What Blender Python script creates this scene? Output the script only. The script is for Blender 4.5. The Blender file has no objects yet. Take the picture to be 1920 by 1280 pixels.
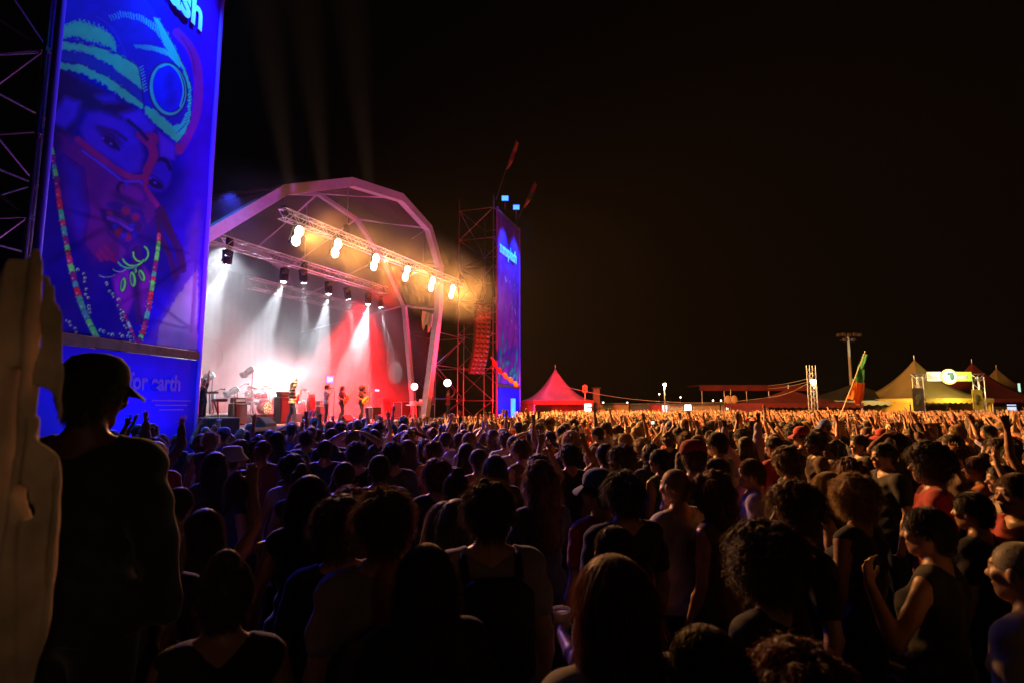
import bpy, bmesh, math, random
import numpy as np
from mathutils import Vector, Matrix
R = math.radians
random.seed(7); rng = np.random.default_rng(7)
scene = bpy.context.scene
# ------------------------------------------------------------------ camera
CAM_H = 2.1; F = 1050.0; PITCH = math.atan(120/1050)
cam_d = bpy.data.cameras.new("camera"); cam = bpy.data.objects.new("camera", cam_d)
scene.collection.objects.link(cam); scene.camera = cam
cam_d.sensor_width = 36; cam_d.lens = 36*F/1920; cam_d.clip_start = 0.05; cam_d.clip_end = 3000
cam_d.dof.use_dof = True; cam_d.dof.focus_distance = 11; cam_d.dof.aperture_fstop = 3.2
cam.location = (0, 0, CAM_H); cam.rotation_euler = (math.pi/2 + PITCH, 0, 0)
# ------------------------------------------------------------------ world (night) and exposure
w = bpy.data.worlds.new("World"); scene.world = w; w.use_nodes = True
bg = w.node_tree.nodes["Background"]; bg.inputs[0].default_value = (0.50, 0.33, 0.28, 1); bg.inputs[1].default_value = 0.0013
scene.view_settings.view_transform = 'Standard'; scene.view_settings.look = 'None'
scene.view_settings.exposure = 0; scene.view_settings.gamma = 1
scene.cycles.max_bounces = 5; scene.cycles.diffuse_bounces = 2; scene.cycles.glossy_bounces = 2
scene.cycles.transmission_bounces = 3; scene.cycles.volume_bounces = 0; scene.cycles.transparent_max_bounces = 8
scene.cycles.volume_step_rate = 2.0; scene.cycles.volume_max_steps = 96
scene.cycles.sample_clamp_indirect = 4; scene.cycles.use_denoising = True
scene.cycles.caustics_reflective = False; scene.cycles.caustics_refractive = False
# ------------------------------------------------------------------ geometry helpers
def ray(px, py):
    """view direction through a photo pixel, in world axes"""
    x, y, z = (px-960)/F, (640-py)/F, 1.0
    c, s = math.cos(PITCH), math.sin(PITCH)
    return np.array([x, z*c - y*s, z*s + y*c])
def at(px, py, Y):
    d = ray(px, py); return Vector(d*(Y/d[1])) + Vector((0, 0, CAM_H))
def on_z(px, py, z):
    d = ray(px, py); return Vector(d*((z-CAM_H)/d[2])) + Vector((0, 0, CAM_H))
def proj(P):
    P = np.asarray(P, float); x, y, z = P[..., 0], P[..., 1], P[..., 2]-CAM_H
    c, s = math.cos(PITCH), math.sin(PITCH)
    dz = y*c + z*s; up = -y*s + z*c
    return 960 + F*x/dz, 640 - F*up/dz
S0 = Vector((-9.5, 20, 0)); U = Vector((.401, .916, 0)).normalized(); N = Vector((U.y, -U.x, 0)); DECK = 1.3
def st(s, n, z=0.0):
    """stage frame: s along the stage front, n towards the audience, z up"""
    return S0 + U*s + N*n + Vector((0, 0, z))
def on_stage(px, py, n):
    """ray through pixel meets the vertical plane n metres in front of the stage edge"""
    d = Vector(ray(px, py)); o = Vector((0, 0, CAM_H))
    t = (n - (o-S0).dot(N))/d.dot(N); P = o + d*t
    return P
SANG = math.atan2(U.y, U.x)

COL = scene.collection
def link(name, data, parent=None, loc=None, rot=None):
    o = bpy.data.objects.new(name, data); COL.objects.link(o)
    if parent is not None: o.parent = parent
    if loc is not None: o.location = loc
    if rot is not None: o.rotation_euler = rot
    return o
def tag(o, label=None, cat=None, group=None, kind=None):
    if label: o['label'] = label
    if cat: o['category'] = cat
    if group: o['group'] = group
    if kind: o['kind'] = kind
    return o
def empty(name, loc=(0, 0, 0), rz=0, label=None, cat=None, group=None):
    o = link(name, None, None, loc, (0, 0, rz)); o.empty_display_size = .1
    return tag(o, label, cat, group)

class MB:
    """collects shapes, then links them as one mesh object"""
    def __init__(s): s.v = []; s.f = []; s.mi = []; s.n = 0; s.smooth = []
    def raw(s, v, f, mi=0, smooth=False):
        v = [tuple(p) for p in v]
        s.v += v; s.f += [tuple(i+s.n for i in q) for q in f]; s.mi += [mi]*len(f); s.smooth += [smooth]*len(f); s.n += len(v); return s
    def box(s, c, size, rz=0, mi=0, M=None, bev=0):
        hx, hy, hz = [k/2 for k in size]
        b = bev
        if b > 0:
            v = []; 
            for sz in (-1, 1):
                for ins, zz in ((b, hz), (0, hz-b)) if sz > 0 else ((b, hz), (0, hz-b)):
                    pass
            rings = [(-hz, b), (-hz+b, 0), (hz-b, 0), (hz, b)]
            v = []
            for z, i in rings:
                x, y, k = hx-i, hy-i, b
                v += [(x-k, -y, z), (x, -y+k, z), (x, y-k, z), (x-k, y, z), (-x+k, y, z), (-x, y-k, z), (-x, -y+k, z), (-x+k, -y, z)]
            f = [tuple(range(7, -1, -1)), tuple(range(24, 32))]
            for r in range(3):
                for k in range(8):
                    f.append((r*8+k, r*8+(k+1) % 8, (r+1)*8+(k+1) % 8, (r+1)*8+k))
        else:
            v = [(x*hx, y*hy, z*hz) for z in (-1, 1) for y in (-1, 1) for x in (-1, 1)]
            f = [(0, 2, 3, 1), (4, 5, 7, 6), (0, 1, 5, 4), (2, 6, 7, 3), (0, 4, 6, 2), (1, 3, 7, 5)]
        T = Matrix.Translation(Vector(c)) @ (M if M is not None else Matrix.Rotation(rz, 4, 'Z'))
        return s.raw([T @ Vector(p) for p in v], f, mi)
    def tube(s, a, b, r, r2=None, n=6, mi=0, caps=True, smooth=True):
        a = Vector(a); b = Vector(b); r2 = r if r2 is None else r2
        d = (b-a)
        if d.length < 1e-6: return s
        d.normalize(); q = d.to_track_quat('Z', 'Y')
        v = []
        for p, rr in ((a, r), (b, r2)):
            for k in range(n):
                t = 2*math.pi*k/n; v.append(p + q @ Vector((math.cos(t)*rr, math.sin(t)*rr, 0)))
        f = [(k, (k+1) % n, n+(k+1) % n, n+k) for k in range(n)]
        s.raw(v, f, mi, smooth)
        if caps: s.raw([v[i] for i in range(2*n)], [tuple(range(n-1, -1, -1)), tuple(range(n, 2*n))], mi)
        return s
    def path(s, pts, r, n=6, mi=0):
        """tube along points; r a number or list"""
        pts = [Vector(p) for p in pts]; m = len(pts); v = []
        rr = r if isinstance(r, (list, tuple)) else [r]*m
        prev = None
        for i, p in enumerate(pts):
            t = (pts[min(i+1, m-1)]-pts[max(i-1, 0)]).normalized()
            if prev is None: x = t.orthogonal().normalized()
            else: x = (prev - t*prev.dot(t)).normalized()
            prev = x; y = t.cross(x)
            for k in range(n):
                a = 2*math.pi*k/n; v.append(p + x*math.cos(a)*rr[i] + y*math.sin(a)*rr[i])
        f = [(i*n+k, i*n+(k+1) % n, (i+1)*n+(k+1) % n, (i+1)*n+k) for i in range(m-1) for k in range(n)]
        f += [tuple(range(n-1, -1, -1)), tuple(range((m-1)*n, m*n))]
        return s.raw(v, f, mi, True)
    def lathe(s, prof, M=None, n=16, mi=0, smooth=True):
        """prof: (r,z) pairs"""
        M = M or Matrix.Identity(4); v = []; m = len(prof)
        for r, z in prof:
            for k in range(n):
                a = 2*math.pi*k/n; v.append(M @ Vector((max(r, 1e-4)*math.cos(a), max(r, 1e-4)*math.sin(a), z)))
        f = [(i*n+k, i*n+(k+1) % n, (i+1)*n+(k+1) % n, (i+1)*n+k) for i in range(m-1) for k in range(n)]
        f += [tuple(range(n-1, -1, -1)), tuple(range((m-1)*n, m*n))]
        return s.raw(v, f, mi, smooth)
    def ball(s, c, r, M=None, n=12, mi=0):
        prof = [(math.sin(math.pi*i/8), -math.cos(math.pi*i/8)) for i in range(9)]
        rx, ry, rz = r if isinstance(r, (tuple, list)) else (r, r, r)
        T = Matrix.Translation(Vector(c)) @ (M or Matrix.Identity(4)) @ Matrix.Diagonal((rx, ry, rz, 1))
        return s.lathe(prof, T, n, mi)
    def prism(s, poly, z0, z1, M=None, mi=0):
        M = M or Matrix.Identity(4); n = len(poly)
        v = [M @ Vector((x, y, z0)) for x, y in poly] + [M @ Vector((x, y, z1)) for x, y in poly]
        f = [tuple(range(n-1, -1, -1)), tuple(range(n, 2*n))] + [(k, (k+1) % n, n+(k+1) % n, n+k) for k in range(n)]
        return s.raw(v, f, mi)
    def build(s, name, mats, parent=None, loc=None, rot=None, recenter=False):
        me = bpy.data.meshes.new(name)
        v = np.array(s.v, float)
        if recenter:
            c = v.mean(0); c[2] = v[:, 2].min(); v = v - c; loc = Vector(c)
        me.from_pydata(v.tolist(), [], s.f)
        for m in (mats if isinstance(mats, (list, tuple)) else [mats]): me.materials.append(m)
        me.polygons.foreach_set('material_index', s.mi); me.polygons.foreach_set('use_smooth', s.smooth)
        me.validate(); me.update()
        return link(name, me, parent, loc, rot)

# ------------------------------------------------------------------ materials
MAT = {}
def mat(name, col, rough=.7, metal=0, noise=0.0, scale=8, bump=0.0, sheen=0, emit=None, es=0, spec=.5, transl=0):
    if name in MAT: return MAT[name]
    m = bpy.data.materials.new(name); m.use_nodes = True; nt = m.node_tree; b = nt.nodes['Principled BSDF']
    b.inputs['Base Color'].default_value = (*col, 1); b.inputs['Roughness'].default_value = rough
    b.inputs['Metallic'].default_value = metal; b.inputs['Specular IOR Level'].default_value = spec
    if sheen: b.inputs['Sheen Weight'].default_value = sheen
    if noise or bump:
        tc = nt.nodes.new('ShaderNodeTexCoord'); nz = nt.nodes.new('ShaderNodeTexNoise')
        nz.inputs['Scale'].default_value = scale; nz.inputs['Detail'].default_value = 5
        nt.links.new(tc.outputs['Object'], nz.inputs['Vector'])
        if noise:
            rp = nt.nodes.new('ShaderNodeMapRange'); rp.inputs[1].default_value = .3; rp.inputs[2].default_value = .7
            rp.inputs[3].default_value = 1-noise; rp.inputs[4].default_value = 1+noise*.6
            mx = nt.nodes.new('ShaderNodeVectorMath'); mx.operation = 'SCALE'; mx.inputs[0].default_value = col
            nt.links.new(nz.outputs[0], rp.inputs[0]); nt.links.new(rp.outputs[0], mx.inputs['Scale'])
            nt.links.new(mx.outputs[0], b.inputs['Base Color'])
        if bump:
            bp = nt.nodes.new('ShaderNodeBump'); bp.inputs['Strength'].default_value = bump; bp.inputs['Distance'].default_value = .02
            nt.links.new(nz.outputs[0], bp.inputs['Height']); nt.links.new(bp.outputs[0], b.inputs['Normal'])
    if emit: b.inputs['Emission Color'].default_value = (*emit, 1); b.inputs['Emission Strength'].default_value = es
    if transl:
        tr = nt.nodes.new('ShaderNodeBsdfTranslucent'); tr.inputs[0].default_value = (*col, 1)
        mxs = nt.nodes.new('ShaderNodeMixShader'); mxs.inputs[0].default_value = transl
        out = nt.nodes['Material Output']
        nt.links.new(b.outputs[0], mxs.inputs[1]); nt.links.new(tr.outputs[0], mxs.inputs[2]); nt.links.new(mxs.outputs[0], out.inputs[0])
    MAT[name] = m; return m
STEEL = mat('galvanised_steel', (.42, .42, .43), .38, .85, .25, 20)
ALU = mat('truss_aluminium', (.62, .62, .64), .32, .9, .15, 30)
BLACK = mat('black_paint', (.018, .018, .02), .55, 0, .3, 12)
PLY = mat('stage_ply', (.24, .20, .19), .42, 0, .4, 3, .2)
DRAPE = mat('black_drape', (.012, .011, .012), .95, 0, .3, 4)
WHITE = mat('white_plastic', (.75, .75, .75), .4)
WOOD = mat('varnished_wood', (.55, .25, .07), .3, 0, .3, 14)
CHROME = mat('chrome', (.7, .7, .72), .18, 1)

# ------------------------------------------------------------------ lights
def spot(name, loc, to, power, size, col=(1, 1, 1), blend=.25, rad=.05, parent=None):
    l = bpy.data.lights.new(name, 'SPOT'); l.energy = power; l.spot_size = R(size); l.spot_blend = blend
    l.color = col; l.shadow_soft_size = rad
    o = bpy.data.objects.new(name, l); COL.objects.link(o)
    o.location = loc; d = Vector(to)-Vector(loc); o.rotation_euler = d.to_track_quat('-Z', 'Y').to_euler()
    if parent is not None:
        bpy.context.view_layer.update(); o.parent = parent; o.matrix_parent_inverse = parent.matrix_world.inverted()
    return o
def point(name, loc, power, col=(1, 1, 1), rad=.1):
    l = bpy.data.lights.new(name, 'POINT'); l.energy = power; l.color = col; l.shadow_soft_size = rad
    o = bpy.data.objects.new(name, l); COL.objects.link(o); o.location = loc; return o
# ================================================================== lights of the show, plus added washes without a fixture
WARM = (1.0, .41, .095)
BL_PX = [(556, 443), (629, 466), (701, 492), (760, 513), (808, 533), (846, 547)]
BL_POS = [on_stage(x, y, .8) for x, y in BL_PX]
for i, p in enumerate(BL_POS):
    spot('blinder_light', p + N*.25, p + N*14 + U*5.0 + Vector((0, 0, -6.5)), 17000, 146, WARM, .8, .3)
WASH_PX = [(425, 497), (532, 528), (569, 530), (616, 551), (652, 561), (690, 570), (713, 576)]
WASH_POS = [on_stage(x, y, -3) for x, y in WASH_PX]
WASH_AIM = [(-.6, -.9, 34), (-.7, -.9, 30), (1.4, -.9, 14), (.2, -.8, 26), (2.2, -.8, 13), (.1, -.8, 30), (2.6, -.8, 12)]
for p, (ds, dn, ang) in zip(WASH_POS, WASH_AIM):
    spot('wash_light', p + Vector((0, 0, -.05)), Vector((p.x, p.y, DECK)) + U*ds*2 + N*dn*2, (10000 if ang > 28 or ds < .5 else 7000) if ang > 20 else 4500, ang, (.86, .93, 1), .12, .06)
FLOOR_PX = [((399, 702), (640, 560)), ((474, 690), (660, 560)), ((446, 728), (600, 650)), ((520, 742), (560, 600))]
FLOOR_POS = []
for (a, b), pw, ang in zip(FLOOR_PX, (60000, 60000, 30000, 2500), (7, 8, 9, 80)):
    p = on_stage(*a, -5.2); q = on_stage(*b, -4.2); FLOOR_POS.append((p, q))
    spot('floor_beam_light', p, q, pw, ang, (.86, .93, 1), .1, .05)
spot('haze_wash_light', st(2.5, -4.5, 9.0), st(2.0, -4.0, 1.3), 2600, 120, (.86, .92, 1), .9, .3)
# beams rising behind the roof
UP_PX = [((560, 470), (505, 90)), ((622, 470), (575, 60)), ((705, 470), (668, 120))]
for a, b in UP_PX:
    spot('sky_beam_light', on_stage(*a, -12.5), on_stage(*b, -12.5), 650000, 12, (1, .60, .38), 1, .15)
point('back_strobe_light', on_stage(515, 715, -6.2), 700, (.9, .94, 1), .25)
# red side of the stage
spot('red_flood_light', st(11.0, -3.6, 1.9), st(5.5, -6.0, 2.3), 9000, 80, (1, .002, .006), 1, .3)
spot('red_flood_light', st(10.6, -7.8, 1.9), st(5, -6.2, 2.2), 8000, 70, (1, .002, .006), 1, .3)
spot('red_wall_light', st(8.0, -.6, 8.4), st(11.6, -5.2, 1.6), 60000, 50, (1, .004, .008), .8, .3)
spot('red_wall_light', st(7.5, .6, 7.6), st(12.8, -3.4, 1.8), 60000, 34, (1, .004, .008), .8, .3)
spot('red_leg_light', st(14.8, 1.8, 1.6), st(13.2, -.8, 4.6), 3500, 60, (1, .01, .02), .8, .2)
spot('red_front_light', st(17.6, 1.2, 8.0), st(7.5, -2.5, 1.4), 16000, 34, (1, .004, .01), .5, .2)
spot('red_tower_light', st(17, 1.0, 2.6), st(24, 0, 6), 9000, 120, (1, .002, .006), .5, .2)
spot('red_crowd_light', st(17.5, 3.0, 5.0), Vector((4.5, 50, 3)), 20000, 34, (1, .02, .008), .5, .3)
spot('red_front_light', st(8.5, .6, 9.1), st(7.0, -2.2, 1.3), 26000, 52, (1, .01, .012), .6, .2)
spot('amber_front_light', st(2.6, .4, 9.1), st(3.8, -1.6, 2.3), 12000, 16, (1, .50, .16), .7, .2)
spot('amber_front_light', st(6.6, .4, 9.1), st(8.4, -1.6, 2.2), 9000, 15, (1, .42, .12), .7, .2)
spot('amber_front_light', st(7.6, .4, 9.1), st(5.9, -1.3, 2.2), 7000, 13, (1, .30, .16), .7, .2)
spot('violet_arch_light', st(-3.0, 4.5, 1.0), st(4, -.5, 12.5), 5200, 75, (.75, .12, .9), .7, .3)
spot('pink_arch_light', st(17, 3.0, 1.5), st(11, -.5, 12), 5200, 75, (1, .16, .42), .7, .3)
spot('tower_fill_light', Vector((-12.4, 14.2, .4)), Vector((-12.0, 14.2, 12)), 900, 60, (.7, .12, .8), .5, .2)  # added violet fill to brighten the tower tubes, no lamp known there
spot('banner_back_fill_light', Vector((-12.2, 21.0, 3.2)), Vector((-10.35, 15.2, 6.2)), 3000, 36, (.9, .85, 1), .6, .2)  # added to light the banner through from behind, no lamp known there
# banner floods
LB0 = Vector((-10.57, 12.1, 0)); LB1 = Vector((-9.87, 17.5, 0)); RB0 = Vector((-1.2, 42, 0)); RB1 = Vector((.58, 47.15, 0))
BLUE = (.03, .26, 1.0)
for a, b, sgn in ((LB0, LB1, 1), (RB0, RB1, 1)):
    d = (b-a).normalized(); nn = Vector((d.y, -d.x, 0))
    for t in (.25, .75):
        spot('banner_flood_light', a.lerp(b, t) + nn*1.5 + Vector((0, 0, 17.9)), a.lerp(b, t) + Vector((0, 0, 5.5)), 6000, 64, BLUE, .8, .15)
spot('banner_base_light', LB0.lerp(LB1, .5) + Vector((2.6, 0, 1.2)), LB0.lerp(LB1, .5) + Vector((0, 0, 3.8)), 420, 130, BLUE, .6, .15)
spot('banner_base_light', RB0.lerp(RB1, .5) + Vector((2.6, -.6, 1.6)), RB0.lerp(RB1, .5) + Vector((0, 0, 4)), 900, 130, BLUE, .6, .15)
spot('blue_crowd_light', Vector((-9.2, 17.6, 9)), Vector((-5.8, 11.8, 1.6)), 14000, 52, (.03, .05, 1), .5, .1)

spot('cloth_fill_light', Vector((5.3, -6.8, 5.2)), Vector((-.95, .95, 1.9)), 170, 7, (1, .62, .36), .8, .3)  # added narrow fill that brightens the draped cloth
point('rear_fill_light', Vector((5.5, -7, 5.2)), 38, (1, .55, .28), .4)  # added warm fill from behind the camera, for cloth and backs
# ================================================================== air
def volume_mat(name, col, dens, aniso=0.0, noise=None):
    m = bpy.data.materials.new(name); m.use_nodes = True; nt = m.node_tree; nt.nodes.clear()
    out = nt.nodes.new('ShaderNodeOutputMaterial'); pv = nt.nodes.new('ShaderNodeVolumePrincipled')
    pv.inputs['Color'].default_value = (*col, 1); pv.inputs['Density'].default_value = dens; pv.inputs['Anisotropy'].default_value = aniso
    nt.links.new(pv.outputs[0], out.inputs['Volume'])
    if noise:
        tc = nt.nodes.new('ShaderNodeTexCoord'); nz = nt.nodes.new('ShaderNodeTexNoise'); nz.inputs['Scale'].default_value = noise[0]
        nz.inputs['Detail'].default_value = 4; nz.inputs['Distortion'].default_value = .8
        rp = nt.nodes.new('ShaderNodeMapRange'); rp.inputs[1].default_value = .42; rp.inputs[2].default_value = .68
        rp.inputs[3].default_value = noise[1]; rp.inputs[4].default_value = noise[2]
        nt.links.new(tc.outputs['Object'], nz.inputs['Vector']); nt.links.new(nz.outputs[0], rp.inputs[0])
        # thins out towards the edges of the cloud
        ln = nt.nodes.new('ShaderNodeVectorMath'); ln.operation = 'LENGTH'
        mp = nt.nodes.new('ShaderNodeMapping'); mp.inputs['Scale'].default_value = noise[3]
        nt.links.new(tc.outputs['Object'], mp.inputs['Vector']); nt.links.new(mp.outputs[0], ln.inputs[0])
        fa = nt.nodes.new('ShaderNodeMapRange'); fa.interpolation_type = 'SMOOTHSTEP'
        fa.inputs[1].default_value = .72; fa.inputs[2].default_value = 1.0; fa.inputs[3].default_value = 1; fa.inputs[4].default_value = 0
        nt.links.new(ln.outputs['Value'], fa.inputs[0])
        mu = nt.nodes.new('ShaderNodeMath'); mu.operation = 'MULTIPLY'
        nt.links.new(rp.outputs[0], mu.inputs[0]); nt.links.new(fa.outputs[0], mu.inputs[1]); nt.links.new(mu.outputs[0], pv.inputs['Density'])
    return m
hz = MB().box((20, 35, 19.5), (150, 90, 41)).build('haze', volume_mat('haze_air', (.9, .85, .8), .00010, .2)); hz['kind'] = 'stuff'
sc_ = st(8.2, -6.4, 5.2)
SMX, SMY, SMZ = 30, 8.8, 13
sm = MB().box((0, 0, 0), (SMX, SMY, SMZ)).build('stage_smoke', volume_mat('stage_smoke_air', (.95, .95, .97), .05, .15, (.26, .04, .26, (2/SMX, 2/SMY, 2/SMZ))), None, sc_, (0, 0, SANG))
sm['kind'] = 'stuff'
tc_ = st(9.0, 1.0, 9.0)
ts = MB().box((0, 0, 0), (27, 4.4, 5.0)).build('truss_smoke', volume_mat('truss_smoke_air', (.9, .8, .7), .05, .1, (.35, .006, .013, (2/27, 2/4.4, 2/5.0))), None, tc_, (0, 0, SANG))
ts['kind'] = 'stuff'

# ================================================================== ground
gm = bpy.data.materials.new('trampled_earth'); gm.use_nodes = True; nt = gm.node_tree; b = nt.nodes['Principled BSDF']
tc = nt.nodes.new('ShaderNodeTexCoord'); nz = nt.nodes.new('ShaderNodeTexNoise'); nz.inputs['Scale'].default_value = .7; nz.inputs['Detail'].default_value = 8
cr = nt.nodes.new('ShaderNodeValToRGB'); cr.color_ramp.elements[0].color = (.035, .026, .018, 1); cr.color_ramp.elements[1].color = (.10, .08, .05, 1)
cr.color_ramp.elements[0].position = .35; cr.color_ramp.elements[1].position = .7
nt.links.new(tc.outputs['Object'], nz.inputs['Vector']); nt.links.new(nz.outputs[0], cr.inputs[0]); nt.links.new(cr.outputs[0], b.inputs['Base Color']); b.inputs['Roughness'].default_value = .95
g = MB().raw([(-600, -200, 0), (600, -200, 0), (600, 1200, 0), (-600, 1200, 0)], [(0, 1, 2, 3)]).build('ground', gm); g['kind'] = 'structure'
# low dark hills behind
hb = MB(); pts = []
for i in range(61):
    x = -560 + i*18.6; h = 9 + 5*math.sin(i*.31+1) + 3*math.sin(i*.83) + (4 if i > 34 else 0); pts.append((x, h))
v = []
for x, h in pts: v += [(x, 420, -1), (x, 440, h*.7), (x, 470, h), (x, 560, -1)]
hb.raw(v, [(i*4+k, (i+1)*4+k, (i+1)*4+k+1, i*4+k+1) for i in range(60) for k in range(3)])
h = hb.build('hills', mat('hillside_scrub', (.03, .035, .02), .95, 0, .5, .05)); h['kind'] = 'structure'

# ================================================================== stage
stage = empty('festival_stage', S0, SANG, 'long black festival stage deck lit red and white behind the crowd', 'stage')
def stage_part(name, mb, m): return mb.build(name, m, stage)
b = MB(); b.box((8.5, 5.5, DECK-.06), (27, 11, .12)); stage_part('deck', b, PLY)         # local: x along the front, y away from the audience
b = MB()
for i in range(40): b.box((-4.7+i*.6, .06+.03*(i % 2), DECK/2-.07), (.6, .05, DECK-.14))
stage_part('front_skirt', b, DRAPE)
b = MB(); b.box((7, .02, DECK-.02), (24, .05, .09)); stage_part('front_edge', b, mat('worn_edge', (.5, .5, .5), .5, 0, .5, 5))
b = MB(); b.box((2.2, 6.8, DECK+.2), (11, 5, .4)); stage_part('drum_riser', b, DRAPE)
b = MB(); b.box((2.2, 6.8, DECK+.42), (11, 5, .03)); stage_part('riser_top', b, PLY)
# back drape with soft folds, hung across the rear and the far side
def drape(a, bb, z0, z1, amp=.035, fold=.45, nz_=10):
    a = Vector((*a, 0)); bb = Vector((*bb, 0)); L = (bb-a).length; n = int(L/.11); v = []; nn = Vector(((bb-a).y, -(bb-a).x, 0)).normalized()
    for j in range(nz_+1):
        t = j/nz_; z = z0+(z1-z0)*t
        for i in range(n+1):
            s = i/n*L; o = amp*(math.sin(s/fold*6.28+.5*math.sin(s*1.3))+.4*math.sin(s*9+z*.3))*(1-.5*t)
            p = a.lerp(bb, i/n) + nn*o; v.append((p.x, p.y, z))
    return MB().raw(v, [(j*(n+1)+i, j*(n+1)+i+1, (j+1)*(n+1)+i+1, (j+1)*(n+1)+i) for j in range(nz_) for i in range(n)], 0, True)
dr = drape((-5, 10.2), (21.5, 10.2), DECK, 9.6).build('back_drape', mat('grey_drape', (.035, .032, .036), .95, 0, .3, 2), stage)
drape((21.5, 10.2), (21.2, 6.0), DECK, 8.5).build('side_drape', mat('grey_drape', (.14, .13, .14)), stage)
# round emblem hanging on the back drape
ep = on_stage(388, 668, -9.9); 
Me = Matrix.Translation(ep) @ Matrix.Rotation(SANG, 4, 'Z') @ Matrix.Rotation(math.pi/2, 4, 'X')
b = MB(); 
for r0, r1 in ((.95, 1.2), (.35, .5)):
    ring = []
    n = 40
    v = [Me @ Vector((r*math.cos(2*math.pi*k/n), r*math.sin(2*math.pi*k/n), z)) for z in (0, .04) for r in (r0, r1) for k in range(n)]
    f = []
    for k in range(n):
        k2 = (k+1) % n; f += [(k, k2, n+k2, n+k), (2*n+k, 3*n+k, 3*n+k2, 2*n+k2), (n+k, n+k2, 3*n+k2, 3*n+k), (k, 2*n+k, 2*n+k2, k2)]
    b.raw(v, f)
tag(b.build('ring_emblem', BLACK), 'dark round ring emblem hung on the smoky stage backdrop', 'emblem')

# roof: bent arches with fabric stretched between them
FA = [(-4.6, DECK+1.0), (-4.9, 4.6)]
fa_px = [(380, 446), (531, 357), (657, 342), (751, 371), (803, 428), (824, 500), (822, 581), (797, 725)]
NF = -.5
def sn(P): r = P - S0; return r.dot(U), r.dot(N), P.z
farch = [(-4.3, NF, DECK), (-4.5, NF, 4.5)]
for x, y in fa_px:
    s_, n_, z_ = sn(on_stage(x, y, NF)); farch.append((s_, NF, z_))
farch[-1] = (farch[-1][0], NF, DECK)
mid_w = [9, 9, 8.6, 7.4, 6.6, 5.9, 5.7, 4.6, 3.4, 2.6]
mid_px = {5: (597, 363), 6: (668, 411), 7: (718, 484), 8: (758, 573), 9: (779, 700)}
march = []
for i, (s_, n_, z_) in enumerate(farch):
    if i in mid_px:
        a_, b_, c_ = sn(on_stage(*mid_px[i], -mid_w[i])); march.append((a_, -mid_w[i], c_ if i < 9 else DECK))
    else: march.append((s_*.94+.2, -mid_w[i], z_*(1.0 if i < 2 else 1.04)))
barch = [(s_*.86+.9, -10.6, max(DECK, z_*.86)) for s_, n_, z_ in farch]
roof = empty('stage_roof', S0, 0, 'big arched stage roof of bent pink lit beams with dark fabric skin', 'stage roof')
def L(p): return st(*p) - S0
BEAM = mat('white_wrapped_beam', (.45, .32, .42), .55, 0, .12, 6)
def beam(poly, wd, dp, name):
    """bent rectangular beam along the arch"""
    v = []; m = len(poly)
    for i, p in enumerate(poly):
        P = L(p); a = L(poly[max(i-1, 0)]); c = L(poly[min(i+1, m-1)])
        t = (c-a).normalized(); side = (N - t*N.dot(t)).normalized(); up = t.cross(side).normalized()
        for x, y in ((-1, -1), (1, -1), (1, 1), (-1, 1)): v.append(P + side*x*dp/2 + up*y*wd/2)
    f = [(i*4+k, i*4+(k+1) % 4, (i+1)*4+(k+1) % 4, (i+1)*4+k) for i in range(m-1) for k in range(4)] + [(3, 2, 1, 0), tuple((m-1)*4+k for k in range(4))]
    return MB().raw(v, f).build(name, BEAM, roof)
beam(farch, .42, .36, 'front_arch'); beam(march[2:], .28, .26, 'middle_arch'); beam(barch, .26, .24, 'rear_arch')
for i in range(3, 10):
    MB().tube(L(farch[i]), L(march[i]), .07, n=8).build('purlin', BEAM, roof)
    MB().tube(L(march[i]), L(barch[i]), .06, n=8).build('purlin', BEAM, roof)
for i in (2, 4, 6):
    MB().tube(L(farch[i]), L(march[i+1]), .025, n=6).build('brace_cable', STEEL, roof)
FAB = mat('roof_fabric', (.04, .033, .034), .7, 0, .2, 1.2, transl=.2)
def skin(A, B, k=8, name='fabric_skin'):
    v = []; m = len(A); c = Vector((0, 0, 0))
    for j in range(k+1):
        t = j/k
        for i, (a, bb) in enumerate(zip(A, B)):
            p = L(a).lerp(L(bb), t); s_ = math.sin(math.pi*t)*.18
            cc = L((6.5, (a[1]+bb[1])/2, 5)); d = (p-cc).normalized(); v.append(p - d*s_ + d*.12)
    return MB().raw(v, [(j*m+i, j*m+i+1, (j+1)*m+i+1, (j+1)*m+i) for j in range(k) for i in range(m-1)]).build(name, FAB, roof)
skin(farch[1:9], march[1:9]); skin(march[:10], barch[:10])
# torn fabric hanging at the far side
b = MB(); o = on_stage(792, 583, -.9)-S0; v = []
for j in range(9):
    for i in range(15):
        q = o + U*(i*.12) - N*.05*math.sin(i*1.9+j*.4) + Vector((0, 0, -j*.12*(1+.25*math.sin(i*1.3)))); v.append(q)
b.raw(v, [(j*15+i, j*15+i+1, (j+1)*15+i+1, (j+1)*15+i) for j in range(8) for i in range(14)], 0, True)
b.build('loose_fabric', mat('loose_white_fabric', (.6, .58, .58), .8), roof)

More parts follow.
